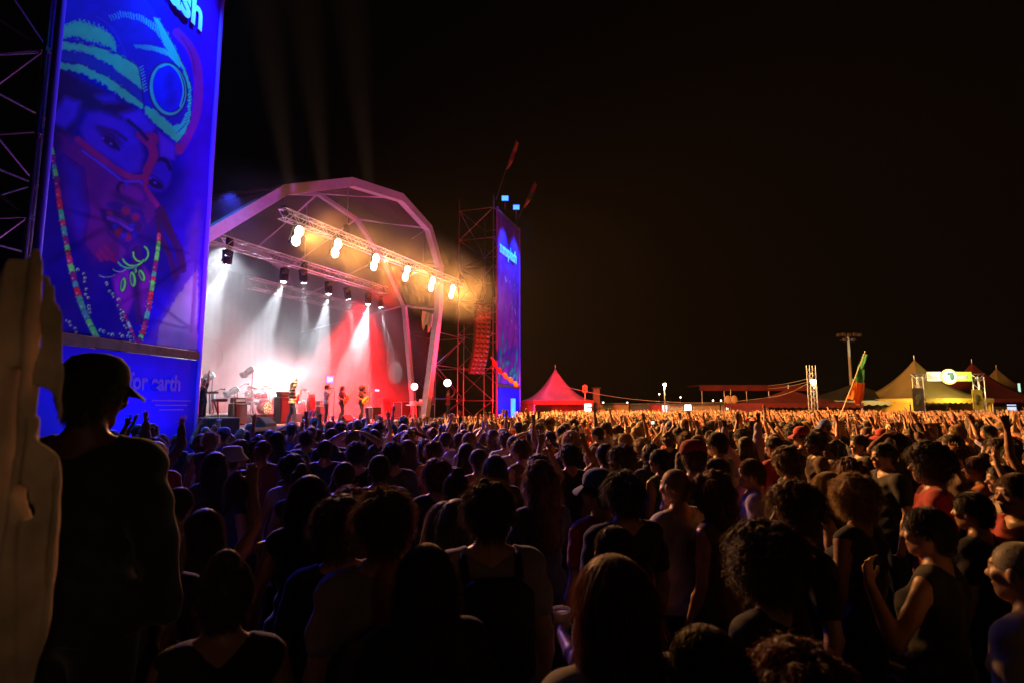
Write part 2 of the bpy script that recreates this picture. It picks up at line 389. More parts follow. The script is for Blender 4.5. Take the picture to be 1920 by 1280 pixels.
# ------------------------------------------------------------------ trusses
def truss(name, a, b_, w_=.38, r=.025, rl=.013, label='', group=None):
    a = Vector(a); b_ = Vector(b_); d = (b_-a); Ln = d.length; d.normalize(); side = d.cross(Vector((0, 0, 1))).normalized(); up = side.cross(d)
    root = empty(name, a, 0, label, 'truss', group)
    cs = [side*x*w_/2 + up*y*w_/2 for x, y in ((-1, -1), (1, -1), (1, 1), (-1, 1))]
    for c in cs: MB().tube(c, c+d*Ln, r, n=6).build('chord', ALU, root)
    m = MB(); k = int(Ln/w_)
    for i in range(k):
        t0 = d*(Ln*i/k); t1 = d*(Ln*(i+1)/k)
        for q in range(4):
            p, p2 = (cs[q], cs[(q+1) % 4]) if (i+q) % 2 else (cs[(q+1) % 4], cs[q])
            m.tube(t0+p, t1+p2, rl, n=4, caps=False)
        m.tube(t0+cs[0], t0+cs[1], rl, n=4, caps=False); m.tube(t0+cs[2], t0+cs[3], rl, n=4, caps=False)
    m.build('lacing', ALU, root); return root
fa = on_stage(528, 418, .45); fb = on_stage(862, 533, .45); fa.z = fb.z = 9.35
truss('lighting_truss', fa, fb, label='front lighting truss carrying the warm blinders across the roof mouth')
ra = on_stage(386, 462, -3); rb = on_stage(722, 548, -3); ra.z = rb.z = 8.75
truss('lighting_truss', ra, rb, label='rear lighting truss with white beam lamps hanging below it')
rc = on_stage(470, 505, -6); rd = on_stage(700, 560, -6); rc.z = rd.z = 8.1
truss('lighting_truss', rc, rd, label='dim third truss behind the lamps, lowest over the stage', w_=.5)
# chain hoists
hoist0 = None
for i, (x, y, top, n_) in enumerate([(533, 412, 365, .2), (650, 445, 345, .2), (793, 512, 430, .2), (430, 470, 420, -3), (570, 512, 380, -3)]):
    p = on_stage(x, y, n_); q = on_stage(x, top, n_)
    lab = ['chain hoist at the left end of the front blinder truss', 'chain hoist hanging from the roof peak over the front truss', 'chain hoist near the far arch leg on the front truss',
           'chain hoist above the nearest white beam lamp', 'chain hoist over the middle of the rear truss'][i]
    root = empty('chain_hoist', p, SANG, lab, 'hoist', 'chain hoists on the trusses')
    MB().box((0, 0, .35), (.26, .2, .42), bev=.03).build('motor', BLACK, root)
    MB().tube((0, 0, .5), (0, 0, (q-p).z), .018, n=5).build('chain', STEEL, root)
    MB().tube((-.08, 0, .1), (.0, 0, -.12), .02, n=5).tube((.08, 0, .1), (0, 0, -.12), .02, n=5).build('sling', STEEL, root)

# ------------------------------------------------------------------ blinders
def lamp_mat(name, col, st_): return mat(name, col, .4, emit=col, es=st_)
GLOW = lamp_mat('blinder_filament', (1, .76, .40), 90)
def blinder():
    r = empty('blinder_lamp')
    for z in (-.2, .2):
        c = MB().box((0, .06, z), (.36, .2, .37), bev=.03).build('lamp_case', BLACK, r)
        MB().ball((0, -.06, z), (.185, .07, .205), n=18).build('lens', GLOW, c)
    MB().tube((-.24, .05, -.3), (-.24, .05, .44), .02).tube((.24, .05, -.3), (.24, .05, .44), .02).tube((-.24, .05, .44), (.24, .05, .44), .02).build('yoke', BLACK, r)
    return r
def children(o): return [c for c in bpy.data.objects if c.parent == o]
def copy_tree(o, parent=None):
    c = o.copy(); COL.objects.link(c); c.parent = parent
    for ch in children(o): copy_tree(ch, c)
    return c
bl_lab = ['warm double blinder at the near end of the front truss', 'second warm blinder counting from the near truss end', 'third warm blinder, left of the truss middle',
          'fourth warm blinder, between the hoist and the truss middle', 'fifth warm blinder, just inside the far arch leg', 'last warm blinder, hanging outside the far arch leg']
b0 = blinder()
for i, p in enumerate(BL_POS):
    o = b0 if i == 0 else copy_tree(b0)
    o.location = p; o.rotation_euler = (R(6), R(15), SANG); tag(o, bl_lab[i], 'stage light', 'warm blinders along the front truss')

# ------------------------------------------------------------------ moving heads
BEAMGLASS = lamp_mat('beam_lens', (.9, .95, 1), 60)
def moving_head(up=False):
    r = empty('beam_lamp'); s = -1 if not up else 1
    MB().box((0, 0, .38), (.36, .28, .16), bev=.03).build('base', BLACK, r)
    y = MB().box((-.19, 0, .14), (.05, .14, .42), bev=.015).box((.19, 0, .14), (.05, .14, .42), bev=.015).box((0, 0, .28), (.42, .16, .06), bev=.015).build('yoke', BLACK, r)
    h_ = MB().lathe([(.06, .2), (.13, .17), (.155, .05), (.15, -.1), (.13, -.18)], None, 18).build('head', BLACK, r)
    MB().lathe([(.001, -.186), (.115, -.186), (.118, -.19)], None, 18).build('lens', BEAMGLASS, h_)
    return r
wl = ['nearest white beam lamp, close to the blue banner edge', 'second white beam lamp with a narrow cone, left of the truss middle', 'white beam lamp angled aside, third on the rear truss',
      'white beam lamp with a soft cone under the truss middle', 'angled white beam lamp, fifth on the rear truss', 'white beam lamp with the brightest far cone', 'last angled white beam lamp at the far truss end']
m0 = moving_head()
for i, p in enumerate(WASH_POS):
    o = m0 if i == 0 else copy_tree(m0); o.location = p + Vector((0, 0, .16))
    a = WASH_AIM[i][0]; o.rotation_euler = (0, R(-6*a), SANG); tag(o, wl[i], 'stage light', 'white beam lamps under the rear truss')
fl = ['white floor beam lamp beside the keyboard player', 'white floor beam lamp behind the drummer on a stand', 'small floor beam lamp between keyboard and drums', 'bright floor strobe lamp behind the drum kit']
for i, (p, q) in enumerate(FLOOR_POS):
    o = copy_tree(m0); o.location = p + (p-q).normalized()*.18
    o.rotation_euler = (p-q).to_track_quat('Z', 'Y').to_euler(); tag(o, fl[i], 'stage light', 'white beam lamps on the stage floor')
    if p.z > 2.2:
        tp = empty('lamp_stand', (p.x, p.y, DECK+.4), 0, ['tall lamp stand beside the keyboard player', 'tall lamp stand behind the drummer', 'lamp stand between keyboard and drums', 'lamp stand behind the drum kit'][i], 'stand')
        MB().tube((0, 0, 0), (0, 0, p.z-DECK-.6), .025).build('pole', BLACK, tp); MB().box((0, 0, .02), (.5, .5, .04)).build('base', BLACK, tp)
# two round white lamps at the red side
for i, (x, y, r_) in enumerate([(777, 724, .2), (839, 717, .24)]):
    p = on_stage(x, y, -2.0); root = empty('round_flood_lamp', p, math.atan2(-p.y, -p.x)-math.pi/2+math.pi, ['round white flood lamp beside the far arch leg', 'round white flood lamp on the scaffold side of the stage'][i], 'stage light', 'round flood lamps')
    hm = MB().lathe([(r_*.5, .25), (r_*1.05, .1), (r_*1.1, 0)], Matrix.Rotation(math.pi/2, 4, 'X') @ Matrix.Scale(-1, 4, (0, 0, 1)), 20).build('housing', BLACK, root)
    MB().ball((0, -.0, 0), (r_, .05, r_), n=20).build('lens', lamp_mat('flood_lens', (1, .85, .75), 8), root)
    MB().tube((0, .1, -r_), (0, .1, DECK-p.z), .03).build('stand', BLACK, root)
    spot('round_flood_light', p + (Vector((0, 0, 2))-p).normalized()*.35, Vector((2, 14, 2.2)), 1500, 110, (1, .04, .05), .4, .2)
# ================================================================== banner towers
def vnoise(x, y, s, seed=0):
    x = x/s; y = y/s; xi = np.floor(x).astype(int); yi = np.floor(y).astype(int); fx = x-xi; fy = y-yi
    def h(a, b):
        n = (a*374761393 + b*668265263 + seed*1442695) & 0x7fffffff; n = ((n ^ (n >> 13))*1274126177) & 0x7fffffff
        return (n & 0xffff)/65535.0
    fx = fx*fx*(3-2*fx); fy = fy*fy*(3-2*fy)
    return (h(xi, yi)*(1-fx)+h(xi+1, yi)*fx)*(1-fy) + (h(xi, yi+1)*(1-fx)+h(xi+1, yi+1)*fx)*fy
class Paint:
    def __init__(s, X, Y, base): s.X = X; s.Y = Y; s.C = np.tile(np.array(base, float), (X.size, 1))
    def put(s, m, col): m = np.clip(m, 0, 1)[:, None]; s.C = s.C*(1-m) + np.array(col, float)*m
    def poly(s, pts, col, soft=0, jag=0, js=4, a=1):
        X = s.X + (vnoise(s.X, s.Y, js, 3)-.5)*2*jag; Y = s.Y + (vnoise(s.X, s.Y, js, 9)-.5)*2*jag
        ins = np.zeros(X.shape, bool); D = np.full(X.shape, 1e9); n = len(pts)
        for i in range(n):
            (x0, y0), (x1, y1) = pts[i], pts[(i+1) % n]
            c = ((y0 > Y) != (y1 > Y)) & (X < (x1-x0)*(Y-y0)/((y1-y0) or 1e-9)+x0); ins ^= c
            if soft: D = np.minimum(D, s.seg(X, Y, x0, y0, x1, y1))
        m = ins.astype(float)
        if soft: sd = np.where(ins, D, -D); m = np.clip(sd/soft*.5+.5, 0, 1); m = m*m*(3-2*m)
        s.put(m*a, col); return m
    @staticmethod
    def seg(X, Y, x0, y0, x1, y1):
        dx, dy = x1-x0, y1-y0; t = np.clip(((X-x0)*dx+(Y-y0)*dy)/(dx*dx+dy*dy+1e-9), 0, 1)
        return np.hypot(X-x0-t*dx, Y-y0-t*dy)
    def line(s, pts, w, col, soft=1.0, jag=0, a=1):
        X = s.X + (vnoise(s.X, s.Y, 3, 5)-.5)*2*jag; Y = s.Y + (vnoise(s.X, s.Y, 3, 6)-.5)*2*jag
        D = np.full(X.shape, 1e9)
        for i in range(len(pts)-1): D = np.minimum(D, s.seg(X, Y, *pts[i], *pts[i+1]))
        s.put(np.clip((w/2-D)/soft+.5, 0, 1)*a, col)
    def ell(s, c, r, rot, col, soft=1.0, a=1):
        q = R(rot); dx = s.X-c[0]; dy = s.Y-c[1]; u = dx*math.cos(q)+dy*math.sin(q); v = -dx*math.sin(q)+dy*math.cos(q)
        d = (np.sqrt((u/r[0])**2+(v/r[1])**2)-1)*min(r); s.put(np.clip(-d/soft+.5, 0, 1)*a, col)
def along(pts, t):
    P = np.array(pts, float); L_ = np.hypot(*np.diff(P, axis=0).T); c = np.concatenate([[0], np.cumsum(L_)]); q = t*c[-1]
    return np.array([np.interp(q, c, P[:, 0]), np.interp(q, c, P[:, 1])])
def smooth_path(pts, n=40):
    P = np.array(pts, float); m = len(P)-1; out = []
    for k in range(n+1):
        t = k/n*m; i = min(int(t), m-1); f = t-i
        p0, p1, p2, p3 = P[max(i-1, 0)], P[i], P[i+1], P[min(i+2, m)]
        out.append(tuple(.5*(2*p1+(p2-p0)*f+(2*p0-5*p1+4*p2-p3)*f*f+(3*p1-p0-3*p2+p3)*f**3)))
    return out
BG = (.015, .004, .95); DK = (.05, .006, .26); DK2 = (.03, .004, .15); MIDB = (.03, .004, .42); TEAL = (.08, .66, .42); CY = (.06, .70, .58); GRN = (.20, .98, .22)
REDI = (.95, .03, .10); PUR = (.36, .012, .30); BRN = (.52, .02, .20); WHT = (.9, .85, .9); PALE = (.34, .06, .95)
def paint_portrait(X, Y):
    p = Paint(X, Y, BG)
    p.C[:, 0] += np.clip((X-260)/160, 0, 1)*.13  # red spill from the stage painted in, stronger towards the right edge
    # darker cloud of hair and cloth left of the face
    p.poly([(60, 130), (110, 120), (270, 200), (330, 270), (345, 330), (300, 420), (345, 500), (350, 540), (260, 560), (260, 655), (100, 655), (60, 500)], MIDB, 25)
    p.poly([(95, 115), (260, 205), (300, 250), (260, 260), (210, 215), (150, 205), (130, 260), (95, 300)], DK2, 14)
    p.poly([(115, 255), (150, 262), (235, 335), (275, 340), (300, 400), (262, 460), (225, 492), (178, 488), (140, 440), (112, 370)], (.17, .01, .36), 16)
    p.poly([(200, 380), (262, 372), (280, 440), (240, 470), (200, 440)], (.10, .01, .4), 14)
    p.poly([(120, 300), (150, 320), (160, 400), (150, 450), (125, 380)], (.10, .04, .75), 14)
    # brow, eye field, forehead
    p.poly([(100, 215), (122, 183), (150, 192), (142, 222), (122, 242), (98, 228)], (.16, .06, .9), 7)
    p.poly([(165, 212), (188, 210), (235, 228), (262, 258), (270, 292), (264, 322), (245, 330), (215, 306), (160, 270), (150, 240)], (.16, .04, .85), 7)
    p.poly([(225, 214), (262, 206), (292, 238), (286, 254), (266, 254), (246, 240)], (.2, .06, .95), 8)
    p.poly([(180, 180), (215, 178), (220, 192), (195, 192)], (.13, .05, .8), 8)
    p.ell((205, 255), (26, 9), 36, DK, 8); p.ell((207, 268), (20, 7.5), 36, DK2, 3); p.line([(186, 240), (215, 246), (236, 262)], 6, DK, 4)
    p.ell((193, 260), (3.2, 2.4), 30, PALE, 1.5); p.ell((208, 270), (3, 2.2), 30, PALE, 1.5); p.ell((222, 280), (4, 3), 30, DK2, 2)
    # forehead right and cheek
    p.poly([(296, 246), (328, 272), (327, 300), (300, 296)], (.3, .06, .95), 5)
    p.poly(smooth_path([(272, 345), (275, 318), (290, 300), (308, 297), (320, 308), (318, 345), (300, 360), (283, 355)]), (.14, .03, .8), 4)
    p.line(smooth_path([(280, 310), (298, 299), (312, 303), (320, 318)]), 8, DK2, 3)
    p.ell((291, 345), (18, 8), 28, DK2, 2.5); p.ell((281, 335), (3, 2.3), 30, PALE, 1.4); p.ell((291, 343), (3.2, 2.3), 30, PALE, 1.4); p.line([(277, 326), (290, 330), (306, 343)], 2, DK, 1.5)
    # ochre stripes of face paint
    p.line(smooth_path([(146, 262), (175, 285), (205, 308), (240, 330), (268, 333), (280, 318)]), 12, PUR, 3)
    p.line(smooth_path([(262, 254), (282, 270), (288, 292), (276, 320)]), 17, PUR, 4); p.ell((282, 262), (16, 13), 0, PUR, 4)
    p.line([(240, 226), (262, 245), (276, 262)], 7, DK2, 4)
    p.line(smooth_path([(154, 283), (185, 305), (215, 328), (232, 340), (262, 341), (270, 352)]), 4.5, (.30, .10, 1), 2)
    p.line([(275, 330), (272, 352), (285, 372), (300, 392)], 9, PUR, 4)
    # nose and mouth
    p.ell((226, 352), (8, 12), 20, DK2, 5); p.ell((250, 362), (24, 13), 25, (.45, .03, .55), 8); p.ell((238, 347), (3.2, 4), 0, (.1, .08, 1), 1.5)
    p.ell((238, 375), (28, 7), 25, DK, 7)
    p.poly(smooth_path([(187, 392), (205, 392), (228, 398), (252, 408), (268, 425), (250, 446), (222, 446), (196, 420), (187, 392)]), DK, 4)
    for (x, y, w_, h_) in [(236, 396, 8, 9), (254, 408, 7, 8), (222, 436, 8, 9), (240, 444, 7, 9), (206, 401, 5, 4)]: p.ell((x, y), (w_*.9, h_*.8), 30, (.42, .012, .10), 7, .7)
    p.line([(204, 408), (224, 416), (246, 430)], 9, (.40, .08, .8), 3)
    for x, y in [(216, 424), (232, 442), (246, 424), (252, 440)]: p.ell((x, y), (5, 6), 30, (.10, .05, .9), 5, .8)
    p.line([(203, 404), (224, 414), (248, 428)], 1.5, DK2, 1)
    for a_, b_ in (((188, 470), (200, 486)), ((196, 462), (212, 480)), ((206, 484), (218, 490)), ((184, 478), (190, 488))): p.line([a_, b_], 6, (.5, .01, .12), 4, a=.5)
    p.poly([(372, 380), (372, 700), (262, 700), (262, 648), (300, 600), (322, 560), (348, 500), (352, 430)], (.26, .10, .80), 10, 2, 6, .9)  # pale lower right areas painted as stage light shining through the cloth
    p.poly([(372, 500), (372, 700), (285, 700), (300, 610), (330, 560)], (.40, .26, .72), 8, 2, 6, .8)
    # braids and drape beside the jaw
    p.line(smooth_path([(302, 392), (316, 430), (335, 470), (342, 505)]), 15, (.06, .004, .20), 3, 2)
    p.line(smooth_path([(296, 400), (300, 440), (318, 480), (330, 520)]), 12, (.06, .004, .20), 3, 2)
    p.line(smooth_path([(255, 470), (258, 520), (262, 600)]), 20, DK, 6, 2)
    p.poly([(210, 520), (240, 500), (250, 560), (240, 590), (222, 580)], (.5, .03, .6), 5); p.poly([(270, 500), (284, 520), (278, 560), (268, 590), (262, 540)], (.45, .03, .6), 5)
    # headband arc outside the helmet
    p.line(smooth_path([(332, 62), (356, 90), (370, 130), (372, 180), (366, 220), (352, 255), (336, 282)]), 17, (.62, .03, .52), 4)
    p.line(smooth_path([(340, 70), (358, 100), (366, 140)]), 2, DK, 2)
    p.poly([(327, 268), (344, 270), (344, 286), (330, 292)], PUR, 3)
    # helmet
    hel = [(60, 0), (104, -40), (200, -60), (262, -20), (297, 34), (328, 89), (348, 131), (359, 164), (359, 203), (356, 230), (343, 256), (333, 266), (270, 208), (240, 182), (205, 152), (150, 126), (60, 122)]
    p.poly(hel, (.07, .03, .60), 1.2)
    n1 = vnoise(X, Y, 3, 1)
    p.poly([(60, 62), (115, 50), (150, 40), (182, 52), (206, 66), (218, 88), (180, 80), (140, 70), (60, 72)], TEAL, 3, 5, 3)
    p.poly([(60, 78), (110, 77), (160, 84), (210, 98), (244, 116), (259, 128), (268, 168), (240, 150), (205, 120), (160, 100), (110, 92), (60, 90)], TEAL, 3, 4, 5)
    p.poly([(100, 92), (170, 104), (230, 140), (264, 168), (266, 196), (225, 166), (180, 138), (130, 122), (95, 118)], (.06, .10, .50), 3, 2)
    p.poly([(60, 118), (118, 118), (160, 125), (205, 148), (245, 176), (270, 196), (268, 206), (235, 188), (200, 162), (160, 140), (120, 130), (60, 130)], TEAL, 2, 3, 4)
    p.poly([(272, 199), (290, 207), (312, 226), (334, 246), (342, 258), (332, 267), (308, 248), (285, 226), (272, 212)], TEAL, 2, 1.5)
    p.poly([(288, 33), (298, 34), (328, 89), (348, 131), (359, 164), (359, 203), (356, 230), (343, 256), (318, 238), (340, 232), (352, 208), (353, 170), (342, 130), (318, 104), (304, 76)], CY, 1.5, 2)
    for i in range(26):
        t = i/25; q = along([(205, 30), (225, 22), (262, 28), (292, 46), (315, 75)], t); p.line([q, q+np.array([5-9*t, 9+3*t])], 3.0, CY if t > .5 else (.10, .55, .75), 1.2, 1, .35+.6*t)
    for i in range(22):
        t = i/21; q = along([(252, 85), (282, 86), (308, 92), (326, 108)], t); p.line([q, q+np.array([12, 14])*(.35+.9*t)*np.array([1-.3*t, 1])], 2.6, CY, 1.0, .8, .4+.6*t)
    for i in range(16):
        t = i/15; q = along([(352, 170), (354, 200), (345, 235), (330, 250)], t); p.line([q, q+np.array([7, -4])], 1.2, (.03, .1, .4), .8)
    for i in range(40):
        t = i/39; q = along([(108, 62), (150, 46), (190, 58), (215, 84)], t); p.line([q+np.array([0, -6+5*math.sin(i*2.1)]), q+np.array([2, 14])], 2.2, TEAL, 1.4, 1.0, .75)
    p.line(smooth_path([(60, 76), (110, 76), (160, 83), (210, 97), (244, 115), (259, 128), (266, 160), (270, 206)]), 1.8, DK2, 1)
    p.line(smooth_path([(60, 116), (118, 116), (160, 123), (206, 147), (246, 175), (270, 196)]), 1.6, DK2, 1)
    p.line(smooth_path([(180, 30), (205, 48), (225, 78), (238, 110)]), 1.4, (.12, .12, .7), 1)
    p.line(smooth_path([(297, 34), (328, 89), (348, 131), (359, 164), (359, 203), (356, 230), (343, 256), (333, 267)]), 1.5, DK2, 1)
    for i in range(9):
        q = np.array([262, 128]) + np.array([1, 5.5])*i; p.line([q, q+np.array([6, -4])], 1.5, (.1, .5, .6), 1)
    # goggle
    p.ell((315, 168), (37, 52), -8, DK2, 2); p.ell((315, 168), (34, 49), -8, (.08, .55, .62), 1.5); p.ell((317, 167), (30, 45), -8, DK2, 1.2); p.ell((316, 167), (28, 43), -8, (.05, .04, .98), 2)
    p.ell((318, 150), (10, 18), 10, DK, 10, .5); p.ell((322, 185), (9, 14), 10, DK, 10, .45)
    p.line(smooth_path([(300, 127), (318, 122), (336, 140), (344, 170), (338, 200)]), 2.5, CY, 1)
    # bead strings
    cols = [TEAL, REDI, (.1, .5, .5), PUR, GRN, REDI, PUR, (.75, .04, .12), (.9, .05, .12)]
    def beads(path, n, w0, w1, seed, pal):
        rr = random.Random(seed); P = smooth_path(path, 80); t = 0; k = 0
        p.line(P, w0*.4, DK2, 1.5)
        while t < .985:
            ln = (.5+rr.random())/n; q = along(P, t); q2 = along(P, min(1, t+ln*.86)); w_ = w0+(w1-w0)*t
            c = pal[k % len(pal)] if rr.random() < .7 else rr.choice(pal)
            p.line([q, q2], w_+2, DK2, 1.2); p.line([q, q2], w_, c, 1.2, .4)
            m = (q+q2)/2; p.ell(m + np.array([-.2*w_, 0]), (w_*.16, w_*.2), 0, (.8, .9, .9), 1, .5)
            if rr.random() < .35: e = along(P, min(1, t+ln*.93)); p.line([e+np.array([-w_*.6, -1]), e+np.array([w_*.6, 1])], 2, (.5, .95, .7), 1)
            t += ln; k += 1
    beads([(92, 235), (98, 290), (107, 345), (112, 385), (118, 420), (125, 460), (133, 500), (146, 550), (160, 590), (180, 630)], 27, 8, 11, 3, [TEAL, REDI, (.1, .5, .5), PUR, GRN, REDI, (.75, .04, .2), GRN, PUR, (.1, .6, .8), REDI])
    beads([(298, 440), (296, 468), (290, 505), (284, 545), (276, 590), (268, 622), (257, 646)], 15, 7, 10, 5, [REDI, GRN, REDI, PUR, (.1, .5, .5), REDI, (.8, .05, .25)])
    beads([(228, 580), (240, 605), (250, 628), (256, 645)], 8, 5, 6, 8, [PUR, (.6, .9, .9), (.8, .05, .3)])
    rr = random.Random(12)
    for path in ([(200, 530), (207, 545), (215, 558), (222, 568), (229, 583), (232, 600), (236, 618), (244, 632)], [(148, 505), (160, 520), (162, 545), (165, 560)], [(125, 600), (135, 612), (145, 625), (148, 640)], [(190, 618), (205, 628), (222, 626), (240, 632), (250, 645)], [(110, 632), (125, 640), (140, 644)], [(168, 575), (166, 585)]):
        for k in range(len(path)*2-1):
            q = along(path, k/(len(path)*2-2)) + np.array([rr.uniform(-3, 3), rr.uniform(-3, 3)]); r_ = rr.uniform(1.8, 3.2)
            p.ell(q, (r_+1.3, r_+1.3), 0, DK2, 1); p.ell(q, (r_, r_), 0, (.55, .85, .95), 1); p.ell(q+np.array([.7, .7]), (r_*.6, r_*.6), 0, DK2, .8)
    # green leaf and claw pendant
    def arc(c, r_, a0, a1, w_, col):
        P = [(c[0]+r_[0]*math.cos(R(a)), c[1]+r_[1]*math.sin(R(a))) for a in np.linspace(a0, a1, 18)]; p.line(P, w_+2.2, DK2, 1); p.line(P, w_, col, 1, .3)
    arc((264, 476), (14, 15), -60, 190, 3, GRN); arc((250, 482), (20, 17), 20, 165, 2.8, GRN); arc((244, 486), (24, 17), 60, 160, 2.6, TEAL); arc((224, 500), (14, 10), 30, 150, 1.5, (.3, .6, .9)); arc((200, 510), (18, 10), 30, 140, 1.3, (.3, .5, .9))
    for c, r_, a in (((231, 534), (5, 13), 8), ((249, 524), (5.5, 14), -6), ((266, 517), (5, 11), -22), ((254, 508), (2.5, 4), 0)):
        p.ell(c, (r_[0]+2, r_[1]+2), a, DK2, 1); p.ell(c, r_, a, GRN, 1); p.ell((c[0]-1.2, c[1]), (r_[0]*.55, r_[1]*.75), a, DK, 1.2, .9)
    # less red and green in the strong blue areas
    q_ = (p.C[:, 2] > .38) & (p.C[:, 1] < .15); p.C[q_, 1] *= .35; p.C[q_, 0] *= .5
    p.C *= (.90+.2*vnoise(X, Y, 14, 21)*(.7+.3*vnoise(X, Y, 2.5, 22)))[:, None]
    return p.C
def paint_figure(X, Y):
    """X 0..1 across, Y 0..1 from the top"""
    X = X*100; Y = Y*245
    p = Paint(X, Y, (.26, .045, .92))
    p.line([(50, 0), (50, 60)], 34, (.12, .03, .7), 20, a=.7); p.line([(12, 0), (14, 120)], 10, (.45, .06, .9), 6, a=.7)
    p.poly(smooth_path([(10, 240), (6, 150), (18, 95), (40, 72), (68, 74), (88, 100), (96, 150), (96, 240)]), (.34, .03, .52), 10, 2)
    for x in (30, 42, 55, 68, 80): p.line(smooth_path([(x, 90), (x+3*math.sin(x), 140), (x-4, 185)]), 3, (.5, .03, .45), 3, 2, .8)
    rr = random.Random(4)
    for i in range(16): p.ell((rr.uniform(25, 85), rr.uniform(85, 175)), (1.1, 2.6), rr.uniform(-20, 20), (.5, .7, .9), 1, .6)
    for (x, y, a, c) in ((22, 182, 15, (.08, .45, .62)), (34, 192, 40, (.06, .4, .6)), (16, 205, 5, (.08, .6, .66)), (28, 218, 55, TEAL), (44, 214, 80, (.1, .5, .6)), (62, 226, 60, TEAL), (80, 215, 20, (.08, .75, .75)), (86, 200, 8, (.08, .7, .75)), (74, 232, 70, CY), (50, 236, 85, TEAL), (90, 230, 15, CY), (12, 232, 30, TEAL)):
        p.ell((x, y), (5, 15), a, (.03, .02, .25), 2); p.ell((x, y), (3.8, 13), a, c, 2, .85); p.line([(x, y-8), (x, y+8)], .8, DK2, 1, a=.5)
    p.C *= (.8+.4*vnoise(X, Y, 9, 31))[:, None]
    return p.C
bm_ = bpy.data.materials.new('printed_mesh_banner'); bm_.use_nodes = True; nt = bm_.node_tree; b = nt.nodes['Principled BSDF']
ca = nt.nodes.new('ShaderNodeVertexColor'); ca.layer_name = 'print'; b.inputs['Roughness'].default_value = .7; b.inputs['Specular IOR Level'].default_value = .08
tr = nt.nodes.new('ShaderNodeBsdfTranslucent'); mx = nt.nodes.new('ShaderNodeMixShader'); mx.inputs[0].default_value = .3
nt.links.new(ca.outputs[0], b.inputs['Base Color']); nt.links.new(ca.outputs[0], tr.inputs[0]); out = nt.nodes['Material Output']
nt.links.new(b.outputs[0], mx.inputs[1]); nt.links.new(tr.outputs[0], mx.inputs[2]); nt.links.new(mx.outputs[0], out.inputs[0])
def cloth_grid(name, A, B, z0, z1, nx, nz_, colf, parent, off=0.06, th=True):
    A = np.array(A); B = np.array(B); d = (B-A); Ln = np.hypot(d[0], d[1]); d = d/Ln; nn = np.array([d[1], -d[0], 0])
    t = np.linspace(0, 1, nx+1); z = np.linspace(z0, z1, nz_+1); T, Z = np.meshgrid(t, z); T = T.ravel(); Z = Z.ravel()
    wav = .02*np.sin(T*9+Z*.8)+.015*np.sin(T*23-Z*1.7)
    P = A[None]*(1-T[:, None]) + B[None]*T[:, None] + nn[None]*(off+wav)[:, None]; P[:, 2] = Z
    idx = np.arange((nx+1)*(nz_+1)).reshape(nz_+1, nx+1)
    f = np.stack([idx[:-1, :-1], idx[:-1, 1:], idx[1:, 1:], idx[1:, :-1]], -1).reshape(-1, 4)
    me = bpy.data.meshes.new(name); me.vertices.add(len(P)); me.vertices.foreach_set('co', P.ravel())
    me.loops.add(f.size); me.loops.foreach_set('vertex_index', f.ravel()); me.polygons.add(len(f))
    me.polygons.foreach_set('loop_start', np.arange(0, f.size, 4)); me.update(); me.validate()
    at_ = me.color_attributes.new('print', 'FLOAT_COLOR', 'POINT'); C = colf(P, T, (z1-Z)/(z1-z0))
    at_.data.foreach_set('color', np.concatenate([C, np.ones((len(C), 1))], 1).ravel())
    me.polygons.foreach_set('use_smooth', [True]*len(f)); me.materials.append(bm_)
    return link(name, me, parent)
def scaffold(name, A, B, depth, levels, label, bays=1, front_brace=True, group=None, gap=0.0):
    """tube tower behind the line A-B, going back by depth; each tube is a part"""
    A = Vector(A); B = Vector(B); d = (B-A).normalized(); nn = Vector((d.y, -d.x, 0)); root = empty(name, A, 0, label, 'scaffold tower', group)
    O = A; A0 = -nn*gap; pts = []
    cols = []
    for j in (0, 1):
        for i in range(bays+1): cols.append((B-A)*(i/bays) - nn*(gap+depth*j))
    top = levels[-1]+1.0
    for c in cols: MB().tube(c, c+Vector((0, 0, top)), .05, n=8).build('upright', STEEL, root)
    nb = bays+1
    for li, z in enumerate(levels):
        zz = Vector((0, 0, z))
        for j in (0, 1):
            for i in range(bays): MB().tube(cols[j*nb+i]+zz, cols[j*nb+i+1]+zz, .032, n=6).build('ledger', STEEL, root)
        for i in range(nb): MB().tube(cols[i]+zz, cols[nb+i]+zz, .032, n=6).build('ledger', STEEL, root)
        if li+1 < len(levels):
            z2 = Vector((0, 0, levels[li+1])); al = li % 2
            for i in range(bays):
                if front_brace: MB().tube(cols[i+al]+zz, cols[i+1-al]+z2, .028, n=6).build('brace', STEEL, root)
                MB().tube(cols[nb+i+1-al]+zz, cols[nb+i+al]+z2, .028, n=6).build('brace', STEEL, root)
            for i in (0, bays): MB().tube(cols[i if al else nb+i]+zz, cols[nb+i if al else i]+z2, .028, n=6).build('brace', STEEL, root)
    m = MB()
    for c in cols: m.box(c+Vector((0, 0, .03)), (.35, .35, .06))
    m.build('foot_plate', STEEL, root)
    m = MB(); zt = levels[-1]
    for c in cols:
        for z in levels: m.box(c+Vector((0, 0, z)), (.13, .13, .1))
    m.build('coupler', STEEL, root)
    return root
lv = [.3, 2.3, 4.3, 6.3, 8.3, 10.3, 12.3, 14.3, 16.3, 17.6]
scaffold('scaffold_tower', LB0, LB1, 3.0, lv, 'tall scaffold tower of steel tubes behind the near painted banner', 2, True, None, .25)
scaffold('scaffold_tower', RB0, RB1, 2.9, [.3, 2.5, 4.9, 7.5, 10.1, 12.7, 15.0, 17.4], 'tall scaffold tower carrying the far narrow blue banner', 1, True, None, .25)
